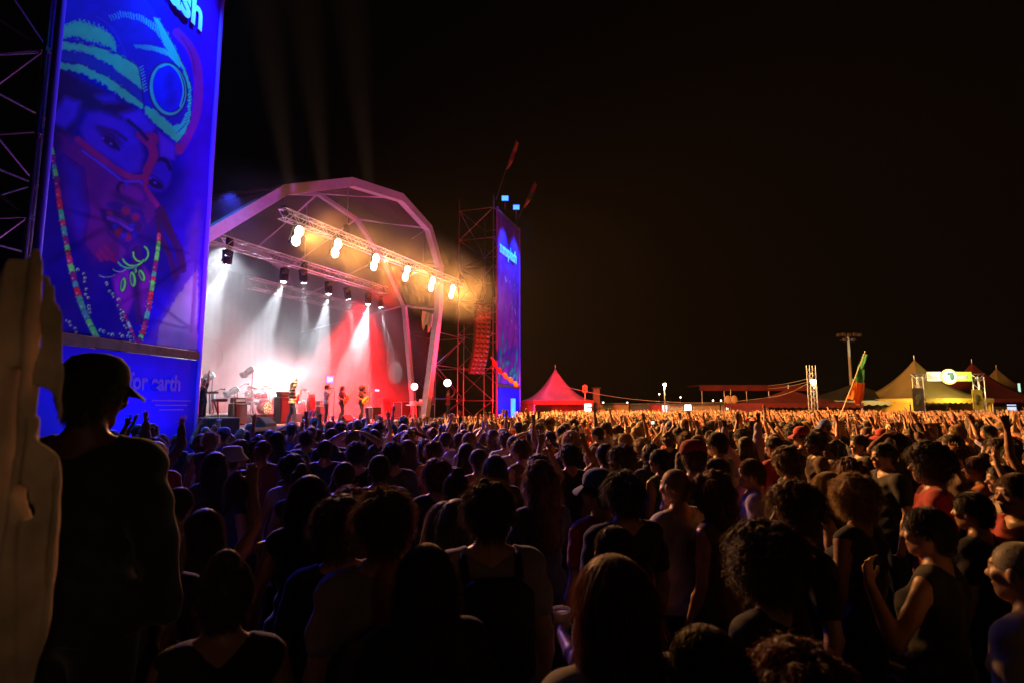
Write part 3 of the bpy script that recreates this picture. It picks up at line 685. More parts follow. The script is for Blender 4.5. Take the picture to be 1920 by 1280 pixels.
# lower red-lit scaffold wing between the stage and the far tower
scaffold('scaffold_wing', on_z(800, 792, 0.0)*0+Vector((-5.3, 38.6, 0)), Vector((-3.7, 42.8, 0)), 2.6, [.9, 2.6, 4.9, 7.2], 'low scaffold wing in red light between arch and far tower', 1, True, None, 0)
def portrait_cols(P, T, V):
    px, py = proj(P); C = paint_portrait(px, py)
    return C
def banner(A, B, nx, nz_, colf, lab, lab2):
    root = empty('tower_banner', A, 0, lab, 'banner'); A0 = (0, 0, 0); 
    o = cloth_grid('printed_cloth', (A.x, A.y, 0), (B.x, B.y, 0), 3.78, 17.1, nx, nz_, colf, None)
    o.parent = root; o.location = -A
    m = MB(); d = (B-A); dn = d.normalized(); nn = Vector((dn.y, -dn.x, 0))*.06
    edge = mat('banner_pole', (.16, .05, .9), .35)
    for c in (Vector((0, 0, 0)), d): MB().tube(c+nn+Vector((0, 0, .1)), c+nn+Vector((0, 0, 17.4)), .085, n=10).build('edge_pole', edge, root)
    MB().box(d/2+nn+Vector((0, 0, 3.64)), (d.length, .12, .24), math.atan2(d.y, d.x)).build('cross_rail', mat('rusty_rail', (.10, .035, .03), .7, 0, .5, 4), root)
    MB().box(d/2+nn+Vector((0, 0, 17.2)), (d.length, .1, .12), math.atan2(d.y, d.x)).build('top_rail', STEEL, root)
    return root, d, nn
def text_mesh(name, s, size, m, parent, M, ext=.012, sx=1.0):
    cu = bpy.data.curves.new(name, 'FONT'); cu.body = s; cu.size = size; cu.extrude = ext; cu.offset = size*.035
    o = bpy.data.objects.new(name, cu); COL.objects.link(o); dg = bpy.context.evaluated_depsgraph_get()
    me = bpy.data.meshes.new_from_object(o.evaluated_get(dg)); bpy.data.objects.remove(o)
    v = np.zeros(len(me.vertices)*3); me.vertices.foreach_get('co', v); v = v.reshape(-1, 3); v[:, 0] *= sx
    wd = v[:, 0].max(); 
    me.transform(Matrix.Diagonal((sx, 1, 1, 1))); me.transform(M); me.materials.clear(); me.materials.append(m)
    return link(name, me, parent), wd
LETTER = mat('cyan_print', (.35, .95, .9), .5); PINK = mat('pink_print', (.9, .08, .5), .5)
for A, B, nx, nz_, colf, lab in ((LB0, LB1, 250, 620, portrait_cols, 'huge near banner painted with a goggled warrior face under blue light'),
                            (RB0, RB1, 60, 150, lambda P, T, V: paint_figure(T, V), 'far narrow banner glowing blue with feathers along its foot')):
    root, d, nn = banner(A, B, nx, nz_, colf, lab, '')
    ang = math.atan2(d.y, d.x); M = Matrix.Translation(nn*1.7 + d*.08 + Vector((0, 0, 13.95))) @ Matrix.Rotation(ang, 4, 'Z') @ Matrix.Rotation(math.pi/2, 4, 'X')
    text_mesh('lettering', 'sunsplash', 1.36, LETTER, root, M, .01, .80)
    # board under the rail
    bd = empty('base_board', A, 0, 'blue board with faint lettering under the near painted banner' if A is LB0 else 'blue board under the far narrow banner with a small doorway', 'sign board')
    MB().box(d/2+nn+Vector((0, 0, 1.77)), (d.length-.1, .06, 3.45), ang).build('panel', mat('blue_board', (.012, .004, .75), .6, 0, .12, 1.5, spec=.08), bd)
    if A is LB0:
        M = Matrix.Translation(nn*1.9 + d*.50 + Vector((0, 0, 2.55))) @ Matrix.Rotation(ang, 4, 'Z') @ Matrix.Rotation(math.pi/2, 4, 'X')
        text_mesh('lettering', 'for earth', .62, mat('faint_print', (.03, .018, .55), .5), bd, M, .006, .86)
        mm = MB()
        for k in range(3): mm.box(d*.80+nn*1.75+Vector((0, 0, 2.25-k*.13)), (1.6-.3*k, .02, .035), ang)
        mm.build('small_print', mat('faint_print', (.3, .12, .95)), bd)
    else:
        MB().box(d*.66+nn*2.0+Vector((0, 0, 1.75)), (1.1, .05, 1.9), ang).build('doorway', mat('pale_cyan_panel', (.12, .95, .9), .4), bd)
# flood lamps on top of the far tower, flags on poles
for k, (x, y) in enumerate([(947, 371), (968, 388)]):
    p = at(x, y, 42.2+2.2*k); r_ = empty('tower_flood_lamp', p, 0, ['blue flood lamp on the far tower top, higher one', 'blue flood lamp on the far tower top, lower one'][k], 'stage light', 'blue floods on the far tower')
    MB().box((0, 0, 0), (.6, .3, .34), bev=.04).build('housing', BLACK, r_); MB().box((0, -.17, -.05), (.5, .04, .26)).box((0, 0, -.18), (.5, .26, .03)).build('lens', lamp_mat('blue_lens', (.03, .13, 1), 5), r_)
    MB().tube((0, 0, -.15), (0, .2, -.9), .03).build('bracket', STEEL, r_)
def pole_flag(base, tip, cols, label, ln=2.4, w_=.55):
    r_ = empty('tower_flag', base, 0, label, 'flag'); v = tip-base
    MB().tube((0, 0, 0), v, .03, .02, 6).build('pole', STEEL, r_); dn = v.normalized()
    for c, (a0, a1) in zip(cols, ((0, .33), (.33, .66), (.66, 1))):
        vv = []
        for j in range(7):
            t = a0+(a1-a0)*j/6
            for i in range(5): vv.append(v - dn*(t*ln+.1) + Vector((.25, -.1, -.25))*(i/4*w_*2*(.55+.45*math.sin(t*3+.4))) + Vector((.0, .06*math.sin(i*1.8+t*9), 0)))
        MB().raw(vv, [(j*5+i, j*5+i+1, (j+1)*5+i+1, (j+1)*5+i) for j in range(6) for i in range(4)], 0, True).build('stripe', c, r_)
FL = [mat('flag_red', (.16, .04, .02), .8), mat('flag_yellow', (.3, .2, .03), .8), mat('flag_green', (.03, .12, .03), .8)]
PN = [mat('pennant_red', (.5, .04, .03), .8), mat('pennant_yellow', (.8, .5, .05), .8)]
pole_flag(at(930, 374, 42), at(968, 262, 42), [FL[1], FL[0], FL[1]], 'red and yellow flag on the left pole above the far tower')
pole_flag(at(973, 408, 46), at(1003, 340, 46), [FL[0], FL[2], FL[1]], 'dim red flag on the shorter pole above the far tower')
# pennant hanging across the foot of the far banner
q = [at(x, y, 40.5) for x, y in ((920, 668), (932, 690), (942, 700), (952, 708), (962, 716), (971, 724))]
r_ = empty('hanging_pennant', q[0], 0, 'red and yellow pennant string crossing the far blue banner', 'pennant')
for i in range(5):
    a_, b_ = q[i]-q[0], q[i+1]-q[0]; c = [PN[0], PN[0], PN[1], PN[1], PN[1]][i]
    MB().path([a_, a_.lerp(b_, .35)+Vector((0, 0, .1)), a_.lerp(b_, .7), b_], [.05, .16 if i else .1, .17, .05], 8).build('streamer', c, r_)
# ------------------------------------------------------------------ line arrays and sub stacks
def line_array(top, n, curve, label, ry, w_=1.15, h_=.33):
    r_ = empty('speaker_line_array', top, ry, label, 'loudspeaker', 'hanging line arrays'); p = Vector((0, 0, 0)); a = 0
    cab0 = MB().box((0, 0, -h_/2), (w_, .45, h_*.95), bev=.03); cm = cab0.build('cabinet', mat('speaker_grey', (.05, .05, .05), .6), r_)
    gr = MB()
    for x in (-.38, 0, .38): gr.lathe([(.001, .0), (.10, .0), (.13, -.012), (.13, .01)], Matrix.Translation((x, -.232, -h_/2)) @ Matrix.Rotation(math.pi/2, 4, 'X'), 12)
    go = gr.build('driver', mat('driver_cone', (.05, .045, .045), .35), cm)
    for i in range(n):
        c, g_ = (cm, go) if i == 0 else (cm.copy(), go.copy())
        if i: COL.objects.link(c); COL.objects.link(g_); c.parent = r_; g_.parent = c
        c.location = p; c.rotation_euler = (a, 0, 0); p = p + Vector((0, math.sin(a)*h_, -math.cos(a)*h_)); a += curve*(1 if i > n*.4 else .25)
    MB().box((0, 0, .1), (w_, .5, .12)).tube((-.3, 0, .15), (0, 0, 1.4), .03).tube((.3, 0, .15), (0, 0, 1.4), .03).tube((0, 0, 1.4), (0, 0, 3.0), .02).build('rigging_frame', BLACK, r_)
    return r_
line_array(at(905, 573, 39.5), 15, R(4.2), 'red lit curved speaker array hanging inside the far scaffold tower', math.atan2(U.y, U.x)+R(-35))
b = empty('subwoofer_stack', Vector((-10.35, 17.9, 0)), SANG*0+R(50), 'black subwoofer stack in blue light at the near stage corner', 'loudspeaker')
for i in range(2):
    for z in (0, .87):
        c = MB().box((i*1.02, 0, z+.43), (1.0, .95, .85), bev=.03).build('cabinet', mat('sub_black', (.05, .05, .06), .5, 0, .2, 9), b)
        MB().box((i*1.02, -.49, z+.43), (.88, .03, .74)).build('grille', mat('sub_grille', (.03, .03, .035), .8), c)
# ================================================================== people: smooth bodies grown on a grid
class Field:
    def __init__(s, lo, hi, res):
        s.lo = np.array(lo, float); s.res = res; s.n = np.ceil((np.array(hi)-s.lo)/res).astype(int)+1
        s.D = np.full(s.n, .3, np.float32)
        s.ax = [s.lo[i]+np.arange(s.n[i])*res for i in range(3)]
    def _box(s, mn, mx):
        a = np.maximum(0, np.floor((mn-s.lo)/s.res).astype(int)); b = np.minimum(s.n, np.ceil((mx-s.lo)/s.res).astype(int)+1)
        return tuple(slice(a[i], max(b[i], a[i])) for i in range(3))
    def _mix(s, sl, d, k, sub):
        D = s.D[sl]
        if D.size == 0: return
        if sub:
            h = np.clip(.5-.5*(D+d)/k, 0, 1); s.D[sl] = D*(1-h)-d*h + k*h*(1-h)
        else:
            h = np.clip(.5+.5*(D-d)/k, 0, 1); s.D[sl] = D*(1-h)+d*h - k*h*(1-h)
    def cone(s, a, b, ra, rb=None, k=.02, fl=(1, 1, 1), grow=0, sub=False):
        a = np.array(a, float); b = np.array(b, float); rb = ra if rb is None else rb; ra += grow; rb += grow
        fl = np.array(fl, float); m = (max(ra, rb)+k+s.res*2)*np.maximum(fl, .5)+.01
        sl = s._box(np.minimum(a, b)-m, np.maximum(a, b)+m); X = [s.ax[i][sl[i]] for i in range(3)]
        c = (a+b)/2
        P = np.meshgrid(*[(X[i]-c[i])/fl[i]+c[i] for i in range(3)], indexing='ij')
        a2 = (a-c)/fl+c; b2 = (b-c)/fl+c; ab = b2-a2; L2 = max(ab@ab, 1e-9)
        t = np.clip(sum((P[i]-a2[i])*ab[i] for i in range(3))/L2, 0, 1)
        d = np.sqrt(sum((P[i]-a2[i]-t*ab[i])**2 for i in range(3))) - (ra+(rb-ra)*t)
        s._mix(sl, (d*fl.min()**.5).astype(np.float32), k, sub)
    def ell(s, c, r, k=.02, grow=0, sub=False):
        c = np.array(c, float); r = np.array(r, float)+grow; m = r+k+s.res*2
        sl = s._box(c-m, c+m); P = np.meshgrid(*[(s.ax[i][sl[i]]-c[i])/r[i] for i in range(3)], indexing='ij')
        q = np.sqrt(P[0]**2+P[1]**2+P[2]**2); s._mix(sl, ((q-1)*r.min()).astype(np.float32), k, sub)
    def clip(s, f):
        P = np.meshgrid(*s.ax, indexing='ij'); s.D = np.maximum(s.D, f(*P).astype(np.float32))
    def mesh(s, name, m, shape=None):
        D = s.D.copy(); D[0] = D[-1] = .1; D[:, 0] = D[:, -1] = .1; D[:, :, 0] = D[:, :, -1] = .1
        ins = D < 0
        c8 = [ins[i:i-1 or None, j:j-1 or None, k:k-1 or None] for i in (0, 1) for j in (0, 1) for k in (0, 1)]
        tot = sum(c.astype(np.int8) for c in c8); act = (tot > 0) & (tot < 8)
        idx = np.full(act.shape, -1, int); ijk = np.argwhere(act); idx[act] = np.arange(len(ijk))
        acc = np.zeros((len(ijk), 3)); cnt = np.zeros(len(ijk))
        i0, j0, k0 = ijk.T
        for (a, b) in [((x, y, z), (x+dx, y+dy, z+dz)) for dx, dy, dz in ((1, 0, 0), (0, 1, 0), (0, 0, 1)) for x in range(2-dx) for y in range(2-dy) for z in range(2-dz)]:
            da = D[i0+a[0], j0+a[1], k0+a[2]]; db = D[i0+b[0], j0+b[1], k0+b[2]]; cr = (da < 0) != (db < 0)
            t = np.where(cr, da/np.where(cr, da-db, 1), 0)
            p = np.array(a)[None]+t[:, None]*(np.array(b)-np.array(a))[None]; acc += p*cr[:, None]; cnt += cr
        V = s.lo + (ijk + acc/cnt[:, None])*s.res
        F_ = []
        for ax in range(3):
            o = [0, 0, 0]; o[ax] = 1
            a = ins[:ins.shape[0]-o[0], :ins.shape[1]-o[1], :ins.shape[2]-o[2]]; b = ins[o[0]:, o[1]:, o[2]:]
            e = np.argwhere(a != b); e = e[(e.min(1) > 0)] if False else e
            u, v = [(1, 2), (2, 0), (0, 1)][ax]; e = e[(e[:, u] > 0) & (e[:, v] > 0)]
            flip = ins[e[:, 0], e[:, 1], e[:, 2]]
            def cell(du, dv):
                q = e.copy(); q[:, u] -= du; q[:, v] -= dv; return idx[q[:, 0], q[:, 1], q[:, 2]]
            Q = np.stack([cell(0, 0), cell(1, 0), cell(1, 1), cell(0, 1)], 1); Q[~flip] = Q[~flip][:, ::-1]
            F_.append(Q)
        F_ = np.concatenate(F_); F_ = F_[(F_ >= 0).all(1)]
        # two rounds of light smoothing
        for _ in range(1):
            A = np.zeros_like(V); n = np.zeros(len(V))
            for q in range(4):
                np.add.at(A, F_[:, q], V[F_[:, (q+1) % 4]]+V[F_[:, (q+3) % 4]]); np.add.at(n, F_[:, q], 2)
            V = V*.55 + .45*A/np.maximum(n, 1)[:, None]
        if shape: V = shape(V)
        return grid_mesh(name, V, F_, m)
def grid_mesh(name, V, F_, m, smooth=True):
    me = bpy.data.meshes.new(name); me.vertices.add(len(V)); me.vertices.foreach_set('co', V.ravel().astype(np.float32))
    k = F_.shape[1]; me.loops.add(F_.size); me.loops.foreach_set('vertex_index', F_.ravel().astype(np.int32)); me.polygons.add(len(F_))
    me.polygons.foreach_set('loop_start', np.arange(0, F_.size, k)); me.update(calc_edges=True)
    me.polygons.foreach_set('use_smooth', [smooth]*len(F_)); me.materials.append(m); return me

def skin_mat(name, col):
    m = mat(name, col, .45, 0, .12, 30); nt = m.node_tree; b = nt.nodes['Principled BSDF']; b.inputs['Subsurface Weight'].default_value = .0
    src = b.inputs['Base Color'].links[0].from_socket
    ca = nt.nodes.new('ShaderNodeVertexColor'); ca.layer_name = 'tint'; mu = nt.nodes.new('ShaderNodeVectorMath'); mu.operation = 'MULTIPLY'
    nt.links.new(src, mu.inputs[0]); nt.links.new(ca.outputs[0], mu.inputs[1]); nt.links.new(mu.outputs[0], b.inputs['Base Color']); return m
SKIN = [skin_mat('light_skin', (.52, .30, .20)), skin_mat('tan_skin', (.38, .20, .12)), skin_mat('dark_skin', (.13, .06, .035))]
def hair_mat(name, col): return mat(name, col, .5, 0, .35, 60, transl=.4, sheen=1)
HAIR = {'black': hair_mat('black_hair', (.03, .02, .016)), 'dark brown': hair_mat('dark_brown_hair', (.065, .034, .02)), 'brown': hair_mat('brown_hair', (.15, .075, .035)),
        'blond': hair_mat('blond_hair', (.42, .27, .12)), 'red brown': hair_mat('red_brown_hair', (.16, .045, .02)), 'grey': hair_mat('grey_hair', (.35, .32, .30))}
CLOTH = {k: mat(k.replace(' ', '_')+'_cloth', c, .85, 0, .2, 5, .5, sheen=.2) for k, c in {'black': (.02, .02, .022), 'dark grey': (.07, .07, .075), 'white': (.62, .60, .58), 'pale grey': (.34, .32, .31),
         'navy': (.02, .03, .09), 'blue': (.06, .12, .45), 'red': (.42, .03, .03), 'green': (.07, .16, .06), 'orange': (.6, .2, .04), 'lavender': (.42, .36, .60), 'cream': (.58, .48, .33), 'brown': (.14, .08, .05), 'pink': (.55, .22, .26)}.items()}
DENIM = mat('denim', (.05, .07, .14), .9, 0, .2, 8)

SH = (.178, -.01, 1.415)
ARMS = {  # elbow, wrist, hand direction, palm side axis, finger curl   (right arm, +x side; mirrored for the left)
    'down': ((.245, -.02, 1.14), (.255, .06, .90), (0, .12, -1), (0, 1, 0), .5),
    'up': ((.27, .06, 1.63), (.235, .10, 1.88), (-.05, .12, 1), (1, .1, 0), .12),
    'high': ((.23, .05, 1.69), (.25, .04, 1.94), (.1, .05, 1), (1, .3, 0), .05),
    'wave': ((.36, .08, 1.53), (.27, .14, 1.77), (-.12, .2, 1), (1, .2, 0), .15),
    'forward up': ((.23, .20, 1.55), (.17, .33, 1.76), (-.1, .5, .9), (1, 0, .1), .2),
    'cup': ((.25, .02, 1.15), (.14, .25, 1.20), (-.55, .6, .15), (0, 0, 1), .85),
    'head': ((.33, .12, 1.60), (.12, .06, 1.73), (-.8, -.2, .25), (0, 1, 0), .3),
    'clap': ((.24, .17, 1.56), (.05, .20, 1.77), (-.1, .1, 1), (0, 1, 0), .1),
    'phone': ((.24, .16, 1.38), (.12, .38, 1.60), (-.15, .25, 1), (1, 0, 0), .7),
    'strum': ((.30, -.06, 1.17), (.10, .20, 1.06), (-.7, .5, -.35), (0, .4, 1), .5),
    'fret': ((.31, .10, 1.17), (.42, .30, 1.24), (.2, .5, .6), (1, -.4, 0), .8),
    'keys': ((.25, .04, 1.15), (.20, .31, 1.10), (0, 1, -.15), (1, 0, 0), .35),
    'mic': ((.26, .12, 1.20), (.07, .19, 1.48), (-.4, .1, .8), (0, .6, .3), .85),
    'fore': ((.27, .10, 1.14), (.25, .20, 1.39), (0, .05, 1), (1, .2, 0), .35),
    'stick': ((.30, .10, 1.16), (.24, .36, 1.12), (-.1, 1, .0), (1, 0, 0), .85),
}
def arm_pts(pose, sx, wid=1.0):
    e, w_, h_, side, curl = ARMS[pose]
    f = lambda p: np.array([p[0]*sx, p[1], p[2]])
    s_ = f(SH)*np.array([wid, 1, 1])
    return s_, f(e), f(w_), f(h_)/np.linalg.norm(h_), f(side)/np.linalg.norm(side), curl
def add_hand(F_, wr, h_, side, curl, big=1.0, res=.012):
    side = side - h_*(side@h_); side /= np.linalg.norm(side); nrm = np.cross(h_, side)
    palm = wr + h_*.055
    for q in (-.022, 0, .022): F_.cone(wr+h_*.012+side*q*.7, wr+h_*.088+side*q, .017, .015, .008)
    fr = max(.0078, res*.80)
    for i, (o, ln, sp) in enumerate(((-.031, .060, -.20), (-.0105, .074, -.07), (.0105, .079, .06), (.031, .070, .20))):
        b0 = wr + h_*.088 + side*o; d = h_*math.cos(sp)+side*math.sin(sp)
        p = b0; ang = 0
        for seg, l in enumerate((.42, .32, .26)):
            ang += curl*(.9+.12*i); dd = d*math.cos(ang)+nrm*math.sin(ang)
            q = p+dd*ln*l*1.05; F_.cone(p, q, fr*(1.05-.1*seg), fr*(.95-.1*seg), .003); p = q
    t0 = wr + h_*.03 - side*.03; t1 = t0 + (h_*.5-side*.75+nrm*.35*curl)*.045; t2 = t1 + (h_*.9-side*.25+nrm*.6*curl)*.032
    F_.cone(t0, t1, .0125, .0105, .008); F_.cone(t1, t2, .0105, .0085, .003)
LEG = {'stand': [((.09, 0, .93), (.105, .015, .50), (.115, -.02, .09)), ((-.09, 0, .93), (-.105, .015, .50), (-.115, -.02, .09))],
       'step': [((.09, 0, .93), (.12, .10, .52), (.13, .10, .09)), ((-.09, 0, .93), (-.13, -.02, .50), (-.16, -.18, .09))],
       'sit': [((.10, .0, .93), (.20, .40, .90), (.22, .46, .46)), ((-.10, 0, .93), (-.20, .40, .90), (-.20, .42, .46))]}
def body_field(F_, arms, legs='stand', fem=False, part='body', grow=0.0, sleeve=.55, lean=0):
    W = .92 if fem else 1.0
    g = grow
    if part in ('body', 'shirt'):
        F_.cone((0, .0, 1.06), (0, -.01, 1.33), .125*W, .158*W, .03, (1, .68, 1), g); F_.cone((0, 0, .97), (0, 0, 1.08), .14, .122*W, .03, (1, .72, 1), g)
        F_.cone((-.145*W, -.015, 1.405), (.145*W, -.015, 1.405), .052, .052, .04, grow=g)
        for sx in (-1, 1):
            F_.cone((0, -.028, 1.49), (sx*.15*W, -.02, 1.43), .042, .048, .035, grow=g*.6)
            F_.ell((sx*.075, .075 if fem else .055, 1.29), (.062, .058 if fem else .04, .058), .03, g)
            F_.cone((sx*.08*W, -.07, 1.36), (sx*.06, -.06, 1.18), .062, .05, .04, (1, .8, 1), g)
    if part in ('body', 'trousers'):
        F_.cone((-.075, 0, .945), (.075, 0, .945), .108, .108, .04, (1, .88, 1), g)
        for sx in (-1, 1): F_.ell((sx*.07, -.05, .92), (.08, .075, .09), .03, g)
        for hp, kn, an in LEG[legs]:
            F_.cone(hp, kn, .088 if not fem else .092, .056, .03, grow=g); kz = np.array(kn); az = np.array(an)
            F_.cone(kn, kz*.65+az*.35+np.array([0, -.012, 0]), .055, .056, .02, grow=g); F_.cone(kz*.65+az*.35+np.array([0, -.012, 0]), an, .056, .036, .02, grow=g*1.4)
            if part == 'body':
                F_.cone(an, az+np.array([0, .02, -.05]), .035, .035, .02); F_.cone(az+np.array([0, -.04, -.055]), az+np.array([.01*np.sign(an[0]), .14, -.06]), .046, .040, .02, (1, 1, .85))
    if part in ('body', 'shirt'):
        for sx, ps in ((1, arms[0]), (-1, arms[1])):
            s_, e, w_, h_, side, curl = arm_pts(ps, sx, W); e = s_+(e-s_); 
            if part == 'body':
                F_.cone(s_, s_*.5+e*.5, .054*W, .046*W, .03); F_.cone(s_*.5+e*.5, e, .046*W, .037*W, .02); F_.cone(e, e*.65+w_*.35, .038*W, .041*W, .015); F_.cone(e*.65+w_*.35, w_, .041*W, .026, .015, (1, 1, 1))
                add_hand(F_, w_, h_, side, curl, res=F_.res)
            elif sleeve > 0:
                q = s_+(e-s_)*min(sleeve, 1); F_.cone(s_, q, .056*W, .050*W, .03, grow=g)
                if sleeve > 1: F_.cone(e, e+(w_-e)*(sleeve-1), .042, .034, .02, grow=g)
    if part == 'body': head_field(F_)
HC = np.array([0, .012, 1.632])
def head_field(F_):
    h_ = HC
    F_.cone((0, -.03, 1.45), h_+(0, -.022, -.03), .054, .052, .03)
    F_.ell(h_+(0, -.012, .022), (.074, .094, .092), .01); F_.cone(h_+(0, .025, -.02), h_+(0, .050, -.082), .056, .030, .03); F_.cone(h_+(-.04, .0, -.045), h_+(0, .045, -.088), .03, .024, .025); F_.cone(h_+(.04, .0, -.045), h_+(0, .045, -.088), .03, .024, .025)
    F_.cone(h_+(-.03, .074, .028), h_+(.03, .074, .028), .014, .014, .012); F_.cone(h_+(0, .082, .008), h_+(0, .103, -.026), .009, .013, .008); F_.cone(h_+(-.011, .092, -.030), h_+(.011, .092, -.030), .009, .009, .006)
    for sx in (-1, 1):
        F_.ell(h_+(sx*.031, .092, .004), (.016, .014, .011), .008, sub=True); F_.ell(h_+(sx*.031, .080, .004), (.013, .012, .011), .003)
        F_.ell(h_+(sx*.078, -.004, -.004), (.011, .020, .032), .008); F_.ell(h_+(sx*.045, .058, -.022), (.025, .025, .022), .02)
    F_.cone(h_+(-.018, .078, -.056), h_+(.018, .078, -.056), .011, .011, .006); F_.cone(h_+(-.014, .075, -.069), h_+(.014, .075, -.069), .011, .011, .004)
def tint(me):
    V = np.zeros(len(me.vertices)*3, np.float32); me.vertices.foreach_get('co', V); V = V.reshape(-1, 3)-HC; C = np.ones((len(V), 4), np.float32)
    fr = V[:, 1] > .05
    for sx in (-1, 1):
        e = fr & (((V[:, 0]-sx*.031)/.015)**2+((V[:, 2]-.004)/.009)**2 < 1); C[e, :3] *= (.12, .10, .10)
        bz = fr & (abs(V[:, 0]-sx*.033) < .022) & (abs(V[:, 2]-.030+.15*abs(V[:, 0]-sx*.03)) < .006); C[bz, :3] *= (.25, .2, .2)
    lp = fr & (((V[:, 0])/.026)**2+((V[:, 2]+.062)/.011)**2 < 1); C[lp, :3] *= (1.0, .5, .5)
    C[(V[:, 2]+HC[2]) < .115, :3] = (.06, .07, .10)
    a = me.color_attributes.new('tint', 'FLOAT_COLOR', 'POINT'); a.data.foreach_set('color', C.ravel())
BODY = {}
def body_mesh(arms, legs='stand', fem=False, res=.0125):
    key = (arms, legs, fem, res)
    if key not in BODY:
        up = any(a in ('up', 'high', 'wave', 'clap', 'forward up', 'phone') for a in arms)
        f = Field((-.52, -.30, 0 if legs != 'sit' else .3), (.52, .62, 2.2 if up else 1.85), res); body_field(f, arms, legs, fem); me = f.mesh('person_body', SKIN[0]); tint(me); BODY[key] = me
    return BODY[key]
def wrinkle(V, a=.006, s=1.0):
    x, y, z = V.T; o = a*(np.sin(x*38+z*22)*np.sin(z*31+y*26)+.6*np.sin(z*60+x*17+y*30)); n = np.stack([x, y, 0*z], 1); n /= np.linalg.norm(n, axis=1)[:, None]+1e-6
    return V + n*o[:, None]
SHIRT = {}
def shirt_mesh(arms, fem=False, kind='tee', res=.014):
    if kind == 'tank': arms = ('down', 'down')
    key = (arms, fem, kind, res)
    if key not in SHIRT:
        f = Field((-.55, -.28, .78), (.55, .62, 2.0), res); sl = {'tee': .55, 'tank': 0, 'long': 1.9}[kind]
        body_field(f, arms, 'stand', fem, 'shirt', .016, sl)
        f.cone((0, 0, .90), (0, 0, 1.08), .150, .135, .03, (1, .80, 1), .016); f.cone((-.075, -.01, .93), (.075, -.01, .93), .122, .122, .05, (1, .92, 1), .016)
        nz = 1.478 if kind != 'tank' else 1.50
        f.clip(lambda X, Y, Z: np.where(np.abs(X) < .10, Z-(nz-.0*X)+.55*np.maximum(.085-np.abs(X), 0)*(1.0 if kind != 'tank' else 1.6), -1))
        f.clip(lambda X, Y, Z: .875-Z)
        SHIRT[key] = f.mesh('shirt', CLOTH['black'], wrinkle)
    return SHIRT[key]
TROU = {}
def trouser_mesh(legs='stand', fem=False, short=False, res=.018):
    key = (legs, fem, short)
    if key not in TROU:
        f = Field((-.4, -.28, 0.0 if legs != 'sit' else .3), (.4, .62, 1.08), res); body_field(f, None, legs, fem, 'trousers', .015); f.clip(lambda X, Y, Z: (.06 if not short else .48)-Z); TROU[key] = f.mesh('trousers', DENIM)
    return TROU[key]
# ---- hair
def strands(surf, n, ln, wd, seed, lift=.5, curl=0.0, up=0.0, zmin=None):
    """thin hair ribbons lying over a hair surface and standing a little off it"""
    r_ = np.random.default_rng(seed); nv = len(surf.vertices); V = np.zeros(nv*3, np.float32); surf.vertices.foreach_get('co', V); V = V.reshape(-1, 3).astype(float)
    Nn = np.zeros(nv*3, np.float32); surf.vertices.foreach_get('normal', Nn); Nn = Nn.reshape(-1, 3).astype(float)
    i = r_.integers(0, nv, n); P = V[i]; Q = Nn[i]; g = np.array([0, -.25, -1.0])+r_.normal(0, .25, (n, 3)); 
    hs = P-(HC+np.array([0, -.02, .08])); g[:, :2] += hs[:, :2]*5
    g = g*(1-up)+Q*up*1.2+r_.normal(0, .3, (n, 3))*up
    T = g-Q*(g*Q).sum(1)[:, None]*(1-.35*lift); T /= np.linalg.norm(T, axis=1)[:, None]+1e-6
    L_ = ln*(.5+r_.random(n)); wv = r_.normal(0, 1, (n, 3)); wv /= np.linalg.norm(wv, axis=1)[:, None]
    pts = [P+Q*.001]; k = 4
    for s_ in range(1, k+1):
        t = s_/k; d = T + Q*(.28*lift*(1-t)) + np.array([0, 0, -.5*t*(1-up)]) + curl*np.stack([np.sin(9*t+i*1.3), np.cos(8*t+i*.7), np.sin(7*t+i)*.4], 1)
        d /= np.linalg.norm(d, axis=1)[:, None]; pts.append(pts[-1]+d*(L_/k)[:, None])
    VV = []; w_ = wd*(.6+.8*r_.random(n))[:, None]
    for s_, p in enumerate(pts):
        q = w_*(1-.8*(s_/k)**1.5)*.5; VV += [p-wv*q, p+wv*q]
    A = np.stack(VV, 1); base = np.arange(n)[:, None]*(2*(k+1)); Fq = np.concatenate([np.stack([base[:, 0]+2*s_, base[:, 0]+2*s_+1, base[:, 0]+2*s_+3, base[:, 0]+2*s_+2], 1) for s_ in range(k)])
    return A.reshape(-1, 3), Fq
HAIRM = {}
